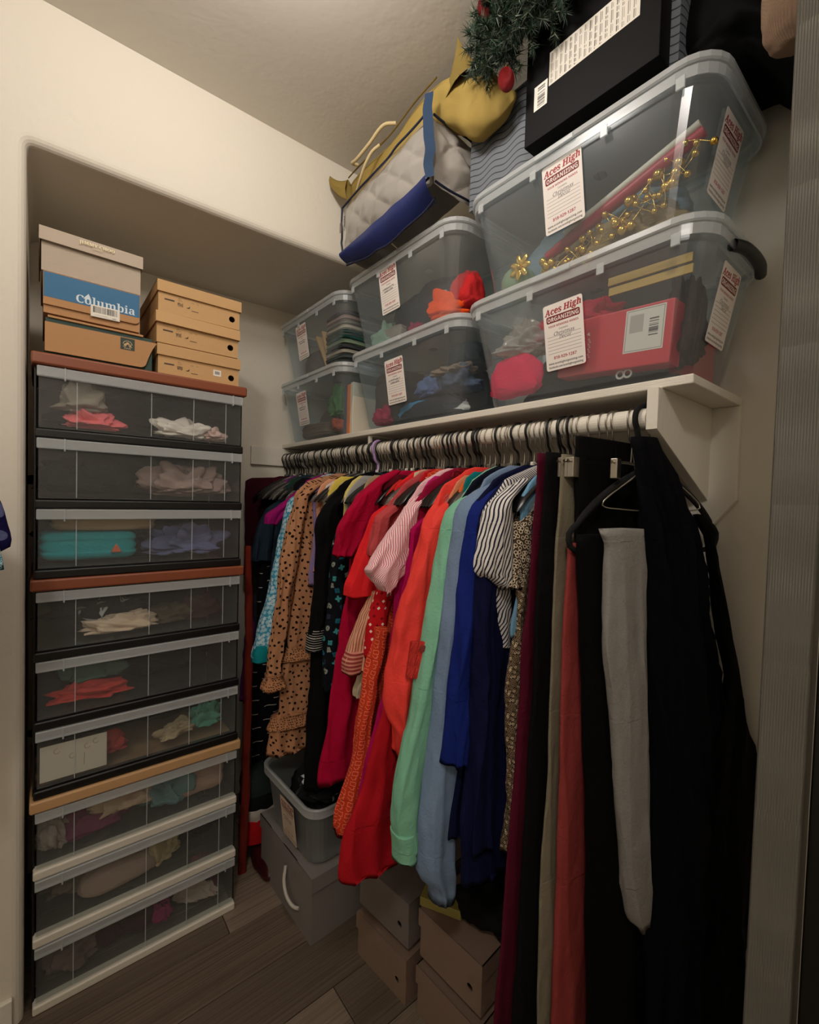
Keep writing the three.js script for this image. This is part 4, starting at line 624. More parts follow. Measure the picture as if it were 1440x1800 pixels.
// ---------------------------------------------------------------- hangers
const HANG = { black: M('#0c0c0d', 0.28), clear: P('#e8e6e0', 0.12, { transmission: 0.92, thickness: 0, ior: 1.5, side: THREE.DoubleSide }), white: M('#d9d4c8', 0.35), velvet: M('#070707', 0.95), wire: steel, clip: steel, lilac: M('#b08fc4', 0.4) };
function hook(len, r, seed) { // over the rod from behind, down to the neck
  const R = ROD.r + r + 0.001, pts = [];
  for (let i = 0; i <= 14; i++) { const a = (-25 + i / 14 * 245) * deg; pts.push([R * Math.cos(a), R * Math.sin(a), 0]); }
  pts.push([-0.012, -R - 0.014, 0], [0.001, -R - 0.026, 0], [0, -R - len, 0]);
  return tube(pts, r, 5, 44);
}
function shoulders(kind, half, drop, wide) {
  if (kind === 'clip') return merge([tube([[-half, -0.004, 0], [0, 0, 0], [half, -0.004, 0]], 0.003, 6), moved(box(0.022, 0.04, 0.014, 0.002), -half + 0.02, -0.016, 0), moved(box(0.022, 0.04, 0.014, 0.002), half - 0.02, -0.016, 0)]);
  if (kind === 'wire') return tube([[0, 0.012, 0], [-half * 0.3, -drop * 0.25, 0], [-half, -drop, 0], [-half * 0.6, -drop - 0.008, 0], [half * 0.6, -drop - 0.008, 0], [half, -drop, 0], [half * 0.3, -drop * 0.25, 0], [0, 0.012, 0]], 0.0016, 5, 60);
  const r = kind === 'velvet' ? 0.0075 : 0.005;
  const arm = s => sheet(10, 18, (u, v) => { // flattened arm growing wider to its end
    const a = u * Math.PI * 2, x = s * half * v, y = -drop * Math.pow(v, 1.35) - 0.02 * Math.pow(v, 6), w = (kind === 'velvet' ? 0.006 : 0.006 + wide * v) * (v > 0.96 ? 0.5 : 1), h = r * 1.25;
    return [x, y + h * Math.sin(a) * (v > 0.97 ? 0.4 : 1), w * Math.cos(a)];
  });
  const list = [arm(1), arm(-1), moved(box(0.02, 0.02, 0.009, 0.003), 0, 0.004, 0)];
  if (kind === 'velvet') for (const s of [-1, 1]) list.push(tube([[s * half * 0.97, -drop - 0.012, 0], [s * (half + 0.012), -drop - 0.03, 0], [s * (half + 0.008), -drop - 0.055, 0], [s * (half - 0.012), -drop - 0.065, 0], [0, -drop - 0.067, 0]], 0.0058, 8));
  return merge(list);
}
const hookGeo = [0.0017, 0.0032, 0.006].map(r => hook(0.064, r)), armGeo = {};
const NAMES = { black: ['plastic_hanger', 'black plastic hanger'], clear: ['plastic_hanger', 'clear plastic hanger'], white: ['plastic_hanger', 'white plastic hanger'], velvet: ['velvet_hanger', 'black velvet hanger'], wire: ['wire_hanger', 'thin steel wire hanger'], clip: ['clip_hanger', 'steel clip hanger'], lilac: ['plastic_hanger', 'lilac plastic hanger'] };
let turnSeed = random(404);
function hanger(kind, z, carries, tilt = 0, half = 0.205, group) {
  const [name, look] = NAMES[kind], t = thing(name, `${look} ${carries}`, 'hanger', [ROD.x, ROD.y, z], group); t.rotation.y = tilt;
  part('hook', hookGeo[kind === 'lilac' || kind === 'velvet' ? 2 : kind === 'black' ? 1 : 0], ['lilac', 'velvet', 'black'].includes(kind) ? HANG[kind] : steel, t, null, [0, (turnSeed() - 0.5) * 0.5, 0]);
  const key = kind + half; armGeo[key] ??= shoulders(kind, half, kind === 'velvet' ? 0.105 : 0.088, kind === 'black' ? 0.0085 : 0.006);
  part(kind === 'clip' ? 'clip_bar' : 'shoulder_arms', armGeo[key], HANG[kind], t, [kind === 'velvet' ? 0.03 : 0, kind === 'velvet' ? -0.1 : -0.09, 0]);
  return t;
}

const GARMENTS = [
  {n: 'blouse', l: 'dark maroon blouse hanging deepest on the rod behind the drawer tower', c: 'blouse', f: 'maroon', z: -2.109, k: 0, h: 'clear', p: [{n: 'body', r: [[1.558, .905, 1.025, .012], [1.548, .87, 1.06, .022], [1.556, .797, 1.133, .026], [1.525, .74, 1.19, .035], [1.093, .74, 1.19, .035]]}]},
  {n: 'scarf', l: 'narrow rust red scarf hanging beside the drawer tower nearly to the floor', c: 'scarf', f: 'rustdress', z: -1.72, k: 0, h: 'none', p: [{n: 'body', r: [[1.27, .604, .627, .02], [.965, .613, .64, .02], [.739, .615, .642, .02], [.635, .615, .641, .02], [.303, .608, .639, .02], [.291, .608, .639, .02], [-.019, .601, .632, .02]]}]},
  {n: 'knit_tunic', l: 'slim purple tunic with a long drooping sleeve beside the drawer tower', c: 'tunic', f: 'purple', z: -1.96, k: 0, h: 'clear', p: [{n: 'body', r: [[1.558, .905, 1.025, .012], [1.548, .87, 1.06, .022], [1.364, .791, 1.023, .026], [1.141, .729, 1, .035], [.764, .731, 1, .035], [.373, .759, 1, .035], [.162, .771, 1, .035]]}, {n: 'sleeve', r: [[1.03, .716, .772, .045], [.844, .702, .741, .045], [.647, .689, .723, .045], [.565, .689, .715, .045]]}]},
  {n: 'grey_cardigan', l: 'dark grey cardigan with thin edge beside the purple tunic', c: 'cardigan', f: 'darkgrey', z: -1.93, k: 0, h: 'black', p: [{n: 'body', r: [[1.558, .905, 1.025, .012], [1.548, .87, 1.06, .022], [1.384, .784, 1.052, .026], [1.183, .717, 1.05, .035], [.898, .725, 1.05, .035], [.651, .713, 1.05, .035], [.427, .712, 1.05, .035]]}]},
  {n: 'dress', l: 'black dress crossed by short white dashes', c: 'dress', f: 'blackdash', z: -1.88, k: 0, h: 'clear', p: [{n: 'body', r: [[1.558, .905, 1.025, .012], [1.548, .87, 1.06, .022], [1.387, .79, 1.121, .026], [1.188, .728, 1.17, .05], [.862, .72, 1.17, .05], [.549, .701, 1.17, .05], [.204, .703, 1.17, .05]]}]},
  {n: 'denim_jacket', l: 'dark denim jacket with short frayed sleeves', c: 'jacket', f: 'denim', z: -1.847, k: 0, h: 'clear', p: [{n: 'body', r: [[1.558, .905, 1.025, .012], [1.548, .87, 1.06, .022], [1.496, .809, 1.133, .026], [1.406, .76, 1.19, .035], [1.131, .76, 1.19, .035]]}, {n: 'sleeve', r: [[1.457, .82, .855, .02], [1.433, .768, .82, .034], [1.407, .735, .78, .05], [1.324, .698, .762, .05], [1.243, .672, .758, .05], [1.19, .659, .755, .05]]}]},
  {n: 'blouse', l: 'magenta blouse with a pointed cap sleeve', c: 'blouse', f: 'magenta', z: -1.66, k: 0, h: 'clear', p: [{n: 'body', r: [[1.558, .905, 1.025, .012], [1.548, .87, 1.06, .022], [1.527, .824, 1.118, .026], [1.467, .786, 1.164, .03], [.656, .786, 1.164, .03]]}, {n: 'sleeve', r: [[1.515, .844, .846, .02], [1.491, .792, .811, .034], [1.465, .759, .771, .035], [1.428, .709, .748, .035], [1.392, .66, .726, .035], [1.355, .659, .702, .035]]}]},
  {n: 'cardigan', l: 'light blue patterned cardigan sleeve ending in a teal cuff', c: 'cardigan', f: 'lblue', z: -1.622, k: 0, h: 'clear', p: [{n: 'body', r: [[1.558, .905, 1.025, .012], [1.548, .87, 1.06, .022], [1.516, .815, 1.133, .026], [1.447, .77, 1.19, .035], [.952, .77, 1.19, .035]]}, {n: 'sleeve', r: [[1.498, .818, .838, .02], [1.474, .766, .803, .034], [1.448, .733, .763, .05], [1.34, .704, .753, .05], [1.274, .69, .746, .05], [1.13, .66, .722, .05], [1.06, .646, .71, .05], [.966, .627, .688, .05], [.935, .62, .681, .05], [.883, .607, .678, .05], [.861, .607, .676, .05]], cuff: ['teal', .055]}]},
  {n: 'dress', l: 'tan leopard spotted dress with ruffled tiers and long sleeve', c: 'dress', f: 'leopard', z: -1.57, k: 0, h: 'clear', p: [{n: 'body', r: [[1.558, .905, 1.025, .012], [1.548, .87, 1.06, .022], [1.532, .796, 1.121, .026], [1.478, .738, 1.17, .035], [1.406, .728, 1.17, .038], [1.197, .715, 1.17, .045], [.9, .717, 1.17, .056], [.861, .698, 1.17, .057], [.674, .682, 1.17, .064], [.655, .662, 1.17, .065], [.512, .647, 1.17, .07]]}, {n: 'sleeve', r: [[1.52, .819, .847, .02], [1.496, .767, .812, .034], [1.47, .734, .772, .05], [1.365, .705, .757, .05], [1.179, .672, .734, .05], [.995, .654, .708, .05], [.863, .64, .681, .05], [.813, .631, .683, .05], [.793, .627, .686, .05], [.774, .627, .689, .05]], dz: .02}]},
  {n: 'blouse', l: 'black blouse with sleeve ending in a white lace cuff', c: 'blouse', f: 'black', z: -1.349, k: 0, h: 'black', p: [{n: 'body', r: [[1.558, .905, 1.025, .012], [1.548, .87, 1.06, .022], [1.514, .799, 1.121, .026], [1.442, .742, 1.17, .05], [1.227, .723, 1.17, .059], [.945, .701, 1.17, .071], [.662, .691, 1.17, .083], [.494, .689, 1.17, .09]]}, {n: 'sleeve', r: [[1.485, .811, .843, .02], [1.461, .759, .808, .034], [1.435, .726, .768, .05], [1.369, .69, .779, .05], [1.338, .693, .784, .05], [1.228, .702, .758, .05], [1.079, .691, .736, .05], [.982, .677, .721, .05], [.968, .677, .719, .05]], dz: .02, cuff: ['lacecuff', .07]}]},
  {n: 'blouse', l: 'dark blouse printed with teal flowers, sleeve hanging straight', c: 'blouse', f: 'tealfloral', z: -1.252, k: 0, h: 'black', p: [{n: 'body', r: [[1.558, .905, 1.025, .012], [1.548, .87, 1.06, .022], [1.472, .809, 1.133, .026], [1.357, .76, 1.19, .05], [.867, .76, 1.19, .05]]}, {n: 'sleeve', r: [[1.357, .728, .782, .055], [1.312, .717, .775, .055], [1.134, .709, .755, .055], [.973, .7, .747, .055], [.879, .692, .742, .055], [.86, .692, .742, .055]]}]},
  {n: 'dress', l: 'deep crimson dress with wide cap sleeve flaring to its hem', c: 'dress', f: 'crimson', z: -1.145, k: 0, h: 'black', p: [{n: 'body', r: [[1.558, .905, 1.025, .012], [1.548, .87, 1.06, .022], [1.505, .787, 1.121, .026], [1.424, .722, 1.17, .04], [1.256, .711, 1.17, .044], [1.056, .69, 1.17, .049], [.781, .648, 1.17, .056], [.635, .621, 1.17, .06]]}, {n: 'sleeve', r: [[1.555, .851, .876, .02], [1.531, .799, .841, .034], [1.505, .766, .801, .05], [1.471, .72, .805, .05], [1.459, .71, .807, .05], [1.424, .679, .794, .05], [1.375, .651, .777, .05], [1.355, .651, .77, .05], [1.299, .651, .722, .05]], dz: .02, tip: 1}]},
  {n: 'top', l: 'bright coral red top with a turned up short sleeve', c: 'top', f: 'coralred', z: -1.06, k: 0, h: 'black', p: [{n: 'body', r: [[1.558, .905, 1.025, .012], [1.548, .87, 1.06, .022], [1.503, .809, 1.133, .026], [1.42, .76, 1.19, .03], [1.02, .76, 1.19, .03]]}, {n: 'sleeve', r: [[1.47, .817, .847, .02], [1.446, .765, .812, .034], [1.42, .732, .772, .05], [1.364, .707, .766, .05], [1.286, .678, .756, .05], [1.265, .67, .753, .05], [1.225, .656, .741, .05], [1.193, .656, .732, .05]]}]},
  {n: 'top', l: 'dusty rose top showing a narrow sleeve between red tops', c: 'top', f: 'dustyrose', z: -1.02, k: 0, h: 'clear', p: [{n: 'body', r: [[1.558, .905, 1.025, .012], [1.548, .87, 1.06, .022], [1.502, .797, 1.138, .026], [1.417, .74, 1.2, .03], [1.113, .74, 1.2, .03]]}, {n: 'sleeve', r: [[1.464, .797, .822, .02], [1.44, .745, .787, .034], [1.414, .712, .747, .04], [1.367, .701, .745, .04], [1.325, .689, .74, .04], [1.309, .689, .739, .04]]}]},
  {n: 'shirt', l: 'red shirt with small white flowers and a loose sleeve', c: 'shirt', f: 'redfloral', z: -1, k: 0, h: 'black', p: [{n: 'body', r: [[1.558, .905, 1.025, .012], [1.548, .87, 1.06, .022], [1.477, .824, 1.123, .026], [1.368, .787, 1.173, .035], [.773, .787, 1.173, .035]]}, {n: 'sleeve', r: [[1.297, .748, .78, .05], [1.2, .706, .753, .05], [1.125, .686, .729, .05], [1.065, .677, .715, .05], [1.043, .677, .711, .05]]}]},
  {n: 'shirt', l: 'peach striped shirt sleeve with a banded cuff', c: 'shirt', f: 'peachstripe', z: -1.03, k: 0, h: 'clear', p: [{n: 'body', r: [[1.558, .905, 1.025, .012], [1.548, .87, 1.06, .022], [1.459, .844, 1.109, .026], [1.332, .821, 1.149, .03], [1.033, .821, 1.149, .03]]}, {n: 'sleeve', r: [[1.209, .711, .734, .045], [1.135, .676, .715, .045], [1.114, .666, .71, .045], [1.078, .649, .7, .045], [1.054, .639, .693, .045], [1.035, .631, .686, .045], [1.007, .631, .676, .045]], cuff: ['peachband', .05]}]},
  {n: 'top', l: 'cream top with a fringed sleeve end under the peach stripes', c: 'top', f: 'cream', z: -1.045, k: 0, h: 'clear', p: [{n: 'body', r: [[1.558, .905, 1.025, .012], [1.548, .87, 1.06, .022], [1.458, .856, 1.103, .026], [1.33, .842, 1.138, .025], [.87, .842, 1.138, .025]]}, {n: 'sleeve', r: [[1.077, .717, .737, .04], [1.016, .704, .728, .04], [.986, .694, .722, .04], [.965, .684, .717, .04], [.94, .673, .708, .04], [.917, .673, .7, .04]]}]},
  {n: 'lace_dress', l: 'orange embroidered lace dress with a long narrow sleeve', c: 'dress', f: 'orangelace', z: -.985, k: 0, h: 'black', p: [{n: 'body', r: [[1.558, .905, 1.025, .012], [1.548, .87, 1.06, .022], [1.316, .783, 1.121, .026], [1.047, .715, 1.17, .04], [.93, .685, 1.17, .04], [.785, .657, 1.17, .04], [.658, .631, 1.17, .04], [.636, .613, 1.17, .04]]}, {n: 'sleeve', r: [[1.128, .688, .72, .05], [.983, .659, .695, .05], [.838, .637, .676, .05], [.826, .634, .674, .05], [.727, .611, .652, .05], [.698, .602, .646, .05], [.654, .59, .634, .05], [.63, .587, .627, .05], [.613, .587, .617, .05]], dz: .015}]},
  {n: 'shirt', l: 'pink and white fine striped shirt with a wide short sleeve', c: 'shirt', f: 'pinkstripe', z: -.941, k: 0, h: 'black', p: [{n: 'body', r: [[1.558, .905, 1.025, .012], [1.548, .87, 1.06, .022], [1.515, .809, 1.133, .026], [1.443, .76, 1.19, .03], [1.008, .76, 1.19, .03]]}, {n: 'sleeve', r: [[1.495, .829, .846, .02], [1.471, .777, .811, .034], [1.445, .744, .771, .05], [1.406, .711, .772, .05], [1.372, .687, .774, .05], [1.346, .668, .77, .05], [1.303, .635, .764, .05], [1.291, .625, .75, .05], [1.262, .647, .717, .05], [1.229, .674, .686, .05]], dz: .02, tip: 1}]},
  {n: 'tunic', l: 'dark raspberry tunic with a long plain sleeve', c: 'tunic', f: 'raspberry', z: -.91, k: 0, h: 'black', p: [{n: 'body', r: [[1.558, .905, 1.025, .012], [1.548, .87, 1.06, .022], [1.503, .797, 1.121, .026], [1.419, .739, 1.17, .04], [1.229, .722, 1.17, .04], [.997, .702, 1.17, .04], [.814, .676, 1.17, .04], [.717, .662, 1.17, .04]]}, {n: 'sleeve', r: [[1.44, .821, .846, .02], [1.416, .769, .811, .034], [1.39, .736, .771, .045], [1.23, .712, .747, .045], [1.074, .689, .719, .045], [.906, .661, .696, .045], [.79, .622, .668, .045], [.775, .619, .664, .045], [.737, .611, .649, .045], [.718, .611, .641, .045]], fab: 'hotpink'}]},
  {n: 'lace_blouse', l: 'dark red lace blouse hanging behind the coral blouse', c: 'blouse', f: 'redlace', z: -.885, k: 0, h: 'black', p: [{n: 'body', r: [[1.558, .905, 1.025, .012], [1.548, .87, 1.06, .022], [1.402, .794, 1.121, .026], [1.218, .734, 1.17, .04], [1.03, .722, 1.17, .04], [.874, .706, 1.17, .04], [.792, .691, 1.17, .04], [.747, .691, 1.17, .04]]}, {n: 'sleeve', r: [[1.075, .721, .774, .05], [.937, .689, .745, .05], [.923, .686, .741, .05], [.818, .658, .713, .05], [.8, .652, .709, .05], [.73, .627, .692, .05], [.713, .618, .685, .05], [.684, .618, .663, .05]]}]},
  {n: 'dress', l: 'long red dress with the lowest wide hem among the red clothes', c: 'dress', f: 'reddress', z: -.875, k: 0, h: 'black', p: [{n: 'body', r: [[1.155, .688, 1.17, .05], [.953, .647, 1.17, .057], [.788, .599, 1.17, .063], [.684, .555, 1.17, .066], [.576, .54, 1.17, .07]]}]},
  {n: 'blouse', l: 'bright coral blouse with rolled sleeve tab and button', c: 'blouse', f: 'coral', z: -.836, k: 0, h: 'clear', p: [{n: 'body', r: [[1.558, .905, 1.025, .012], [1.548, .87, 1.06, .022], [1.504, .793, 1.121, .026], [1.421, .733, 1.17, .05], [1.299, .716, 1.17, .05], [1.135, .693, 1.17, .05], [1.025, .691, 1.17, .05], [.972, .707, 1.17, .05]]}, {n: 'sleeve', r: [[1.476, .814, .853, .02], [1.452, .762, .818, .034], [1.426, .729, .778, .06], [1.396, .714, .779, .06], [1.38, .709, .78, .06], [1.275, .674, .774, .06], [1.158, .641, .755, .06], [1.14, .637, .752, .06], [1.086, .625, .735, .06], [1.004, .62, .718, .06], [.915, .64, .692, .06], [.9, .644, .688, .06], [.863, .655, .668, .06]], dz: .02}]},
  {n: 'shirt', l: 'dark navy shirt hidden between mint shirt and slate cardigan', c: 'shirt', f: 'darknavy', z: -.76, k: 0, h: 'clear', p: [{n: 'body', r: [[1.558, .905, 1.025, .012], [1.548, .87, 1.06, .022], [1.514, .813, 1.122, .026], [1.441, .768, 1.172, .03], [.697, .768, 1.172, .03]]}]},
  {n: 'shirt', l: 'mint green linen shirt with long sleeve and buttoned cuff', c: 'shirt', f: 'mint', z: -.765, k: 0, h: 'clear', p: [{n: 'body', r: [[1.558, .905, 1.025, .012], [1.548, .87, 1.06, .022], [1.515, .815, 1.133, .026], [1.443, .77, 1.19, .035], [.773, .77, 1.19, .035]]}, {n: 'sleeve', r: [[1.496, .829, .86, .02], [1.472, .777, .825, .034], [1.446, .744, .785, .055], [1.407, .729, .782, .055], [1.386, .724, .78, .055], [1.284, .7, .756, .055], [1.266, .697, .752, .055], [1.188, .681, .726, .055], [1.006, .646, .705, .055], [.907, .621, .695, .055], [.876, .613, .692, .055], [.831, .602, .685, .055], [.788, .601, .679, .055], [.76, .6, .672, .055], [.728, .608, .664, .055], [.7, .614, .657, .055], [.679, .615, .651, .055]], cuff: ['mint', .06]}], A: .006},
  {n: 'cardigan', l: 'slate blue fine knit cardigan with the longest sleeve', c: 'cardigan', f: 'slate', z: -.721, k: 0, h: 'clear', p: [{n: 'body', r: [[1.558, .905, 1.025, .012], [1.548, .87, 1.06, .022], [1.522, .815, 1.133, .026], [1.457, .77, 1.19, .03], [.791, .77, 1.19, .03]]}, {n: 'sleeve', r: [[1.511, .825, .86, .02], [1.487, .773, .825, .034], [1.461, .74, .785, .06], [1.427, .725, .785, .06], [1.389, .72, .785, .06], [1.29, .708, .774, .06], [1.245, .702, .769, .06], [1.178, .692, .758, .06], [1.155, .69, .754, .06], [1.017, .675, .741, .06], [1, .673, .739, .06], [.833, .656, .726, .06], [.794, .651, .723, .06], [.762, .646, .723, .06], [.728, .646, .722, .06], [.647, .647, .729, .06], [.603, .682, .733, .06], [.568, .686, .733, .06]]}], A: .006},
  {n: 'blouse', l: 'royal blue blouse with a shorter straight sleeve', c: 'blouse', f: 'royal', z: -.677, k: 0, h: 'clear', p: [{n: 'body', r: [[1.558, .905, 1.025, .012], [1.548, .87, 1.06, .022], [1.521, .796, 1.121, .026], [1.456, .737, 1.17, .035], [1.258, .728, 1.17, .035], [1.072, .719, 1.17, .035], [.826, .703, 1.17, .035], [.729, .693, 1.17, .035]], fab: 'navydark'}, {n: 'sleeve', r: [[1.514, .825, .86, .02], [1.49, .773, .825, .034], [1.464, .74, .785, .06], [1.438, .723, .784, .06], [1.406, .718, .784, .06], [1.298, .702, .773, .06], [1.279, .699, .772, .06], [1.166, .684, .76, .06], [1.127, .681, .757, .06], [1.046, .676, .739, .06], [1.018, .674, .733, .06], [.925, .67, .708, .06], [.906, .67, .703, .06]], dz: .01}]},
  {n: 'dress', l: 'navy blue dress hanging long between royal blue and stripes', c: 'dress', f: 'navy', z: -.645, k: 0, h: 'black', p: [{n: 'body', r: [[1.558, .905, 1.025, .012], [1.548, .87, 1.06, .022], [1.516, .788, 1.121, .026], [1.445, .724, 1.17, .04], [1.266, .715, 1.17, .044], [1.025, .706, 1.17, .051], [.783, .698, 1.17, .057], [.647, .7, 1.17, .06]]}, {n: 'sleeve', r: [[1.495, .812, .835, .02], [1.471, .76, .8, .034], [1.445, .727, .76, .05], [1.374, .717, .761, .05], [1.347, .715, .762, .05], [1.231, .706, .764, .05], [1.051, .701, .777, .05], [1.031, .702, .778, .05], [.817, .705, .764, .05], [.719, .705, .757, .05]]}]},
  {n: 'blouse', l: 'white blouse with dark diagonal stripes and a flutter sleeve', c: 'blouse', f: 'navystripe', z: -.635, k: 0, h: 'white', p: [{n: 'body', r: [[1.558, .905, 1.025, .012], [1.548, .87, 1.06, .022], [1.516, .785, 1.121, .026], [1.446, .719, 1.17, .035], [1.374, .73, 1.17, .035], [1.288, .753, 1.17, .035], [1.212, .768, 1.17, .035], [1.158, .79, 1.17, .035], [1.144, .79, 1.17, .035]]}, {n: 'sleeve', r: [[1.52, .821, .844, .02], [1.496, .769, .809, .034], [1.47, .736, .769, .055], [1.44, .716, .773, .055], [1.421, .711, .776, .055], [1.387, .702, .779, .055], [1.347, .695, .784, .055], [1.322, .698, .786, .055], [1.302, .724, .789, .055], [1.288, .746, .79, .055]], dz: .015, tip: 1}]},
  {n: 'crochet_blouse', l: 'cream crochet lace top with an open cap sleeve', c: 'top', f: 'crochet', z: -.605, k: 0, h: 'black', p: [{n: 'body', r: [[1.558, .905, 1.025, .012], [1.548, .87, 1.06, .022], [1.504, .833, 1.108, .026], [1.423, .802, 1.148, .03], [1.127, .802, 1.148, .03]], fab: 'meshgrey'}, {n: 'sleeve', r: [[1.475, .867, .89, .02], [1.451, .815, .855, .034], [1.425, .782, .815, .04], [1.387, .771, .817, .04], [1.373, .768, .818, .04], [1.328, .759, .81, .04], [1.307, .753, .805, .04], [1.288, .753, .799, .04]]}]},
  {n: 'sequin_tunic', l: 'sparkling bronze sequin mesh tunic, narrow and long', c: 'tunic', f: 'sequin', z: -.59, k: 0, h: 'black', p: [{n: 'body', r: [[1.558, .905, 1.025, .012], [1.548, .87, 1.06, .022], [1.457, .826, 1.121, .026], [1.328, .789, 1.17, .045], [1.208, .781, 1.17, .045], [1.114, .765, 1.17, .045], [1.044, .76, 1.17, .045], [.933, .766, 1.17, .045], [.823, .765, 1.17, .045], [.742, .754, 1.17, .045], [.73, .754, 1.17, .045]]}]},
  {n: 'pants', l: 'burgundy pants clipped at the waist, hanging to the floor', c: 'pants', f: 'burgundy', z: -.56, k: 0, h: 'clip', p: [{n: 'body', r: [[1.57, .791, 1.13, .022], [1.507, .791, 1.13, .022], [1.455, .787, 1.13, .023], [1.263, .772, 1.13, .024], [1.195, .761, 1.13, .024], [1.054, .762, 1.13, .025], [.8, .747, 1.13, .027], [.549, .729, 1.13, .028], [.419, .715, 1.13, .029], [.228, .725, 1.13, .03]]}]},
  {n: 'pants', l: 'black pants clipped at the waist beside the burgundy pair', c: 'pants', f: 'blackpants', z: -.535, k: 0, h: 'clip', p: [{n: 'body', r: [[1.57, .784, 1.13, .03], [1.45, .784, 1.13, .031], [1.336, .778, 1.13, .032], [1.2, .772, 1.13, .033], [.935, .765, 1.13, .035], [.647, .755, 1.13, .037], [.424, .74, 1.13, .039], [.232, .751, 1.13, .04]]}]},
  {n: 'pants', l: 'olive khaki pants with a paler waistband', c: 'pants', f: 'khaki', z: -.512, k: 0, h: 'clip', p: [{n: 'body', r: [[1.566, .802, 1.13, .022], [1.451, .802, 1.13, .022], [1.395, .798, 1.13, .022], [1.201, .798, 1.13, .022], [.936, .794, 1.13, .022], [.645, .789, 1.13, .022], [.407, .793, 1.13, .022], [.211, .805, 1.13, .022]]}]},
  {n: 'pants', l: 'faded brick red pants folded over a hanger bar', c: 'pants', f: 'brick', z: -.49, k: 0, h: 'clip', p: [{n: 'body', r: [[1.39, .804, 1.13, .03], [1.274, .8, 1.13, .031], [1.139, .8, 1.13, .032], [.908, .806, 1.13, .034], [.649, .812, 1.13, .036], [.41, .818, 1.13, .038], [.213, .831, 1.13, .04]]}]},
  {n: 'top', l: 'sheer black top hanging high in front of the rod end', c: 'top', f: 'sheerblack', z: -.482, k: .1, h: 'clip', p: [{n: 'body', r: [[1.603, .826, 1.016, .02], [1.52, .825, 1.041, .02], [1.412, .824, 1.072, .02], [1.384, .826, 1.073, .02]]}]},
  {n: 'trousers', l: 'black trousers folded over a black velvet hanger', c: 'pants', f: 'blacktrouser', z: -.425, k: .2, h: 'velvet', p: [{n: 'body', r: [[1.41, .786, .877, .03], [1.236, .804, .902, .03], [1.106, .818, .921, .03], [.893, .839, .96, .03], [.725, .849, .99, .03], [.417, .867, 1.06, .03], [.298, .874, 1.086, .03], [.226, .878, 1.092, .03]]}]},
  {n: 'leggings', l: 'heather grey leggings folded over a black velvet hanger, one leg each side', c: 'leggings', f: 'heather', z: -.395, k: .22, h: 'none', p: [{n: 'body', r: [[1.423, .809, .921, .03], [1.391, .826, .927, .03], [1.343, .827, .937, .03], [1.294, .829, .941, .031], [1.218, .832, .948, .031], [1.204, .834, .949, .031], [1.082, .857, .96, .032], [.99, .872, .969, .033], [.966, .876, .97, .033], [.7, .915, .988, .034], [.634, .932, .993, .035], [.621, .94, .994, .035], [.603, .951, .992, .035]]}, {n: 'body', r: [[1.427, 1.057, 1.098, .02], [1.336, 1.093, 1.14, .02], [1.229, 1.126, 1.179, .02], [1.208, 1.133, 1.186, .02], [1.078, 1.17, 1.225, .02], [1.007, 1.19, 1.225, .02]], dz: -.01}]},
  {n: 'long_dress', l: 'long black navy dress with many narrow pleats', c: 'dress', f: 'pleat', z: -.4, k: .45, h: 'wire', p: [{n: 'body', r: [[1.604, .91, .957, .03], [1.539, .921, 1.004, .031], [1.512, .926, 1.017, .032], [1.426, .94, 1.058, .034], [1.27, .953, 1.092, .037], [1.141, .963, 1.132, .04], [.964, .974, 1.174, .044], [.745, .987, 1.205, .048], [.702, .988, 1.211, .049], [.377, .999, 1.225, .056], [.305, 1.002, 1.225, .057], [.182, 1.008, 1.225, .06]]}], A: .012},
  {n: 'long_coat', l: 'plain black garment bulging against the wall at the rod end', c: 'coat', f: 'blackcoat', z: -.405, k: .52, h: 'none', p: [{n: 'body', r: [[1.453, 1.056, 1.069, .02], [1.412, 1.081, 1.098, .021], [1.4, 1.089, 1.101, .022], [1.267, 1.113, 1.129, .026], [1.243, 1.117, 1.135, .026], [1.107, 1.146, 1.171, .031], [1.093, 1.144, 1.174, .031], [1.021, 1.129, 1.197, .033], [.938, 1.11, 1.223, .036], [.852, 1.091, 1.225, .038], [.707, 1.092, 1.225, .043], [.351, 1.097, 1.225, .054], [.318, 1.098, 1.225, .055], [.151, 1.107, 1.225, .06]]}]},
];
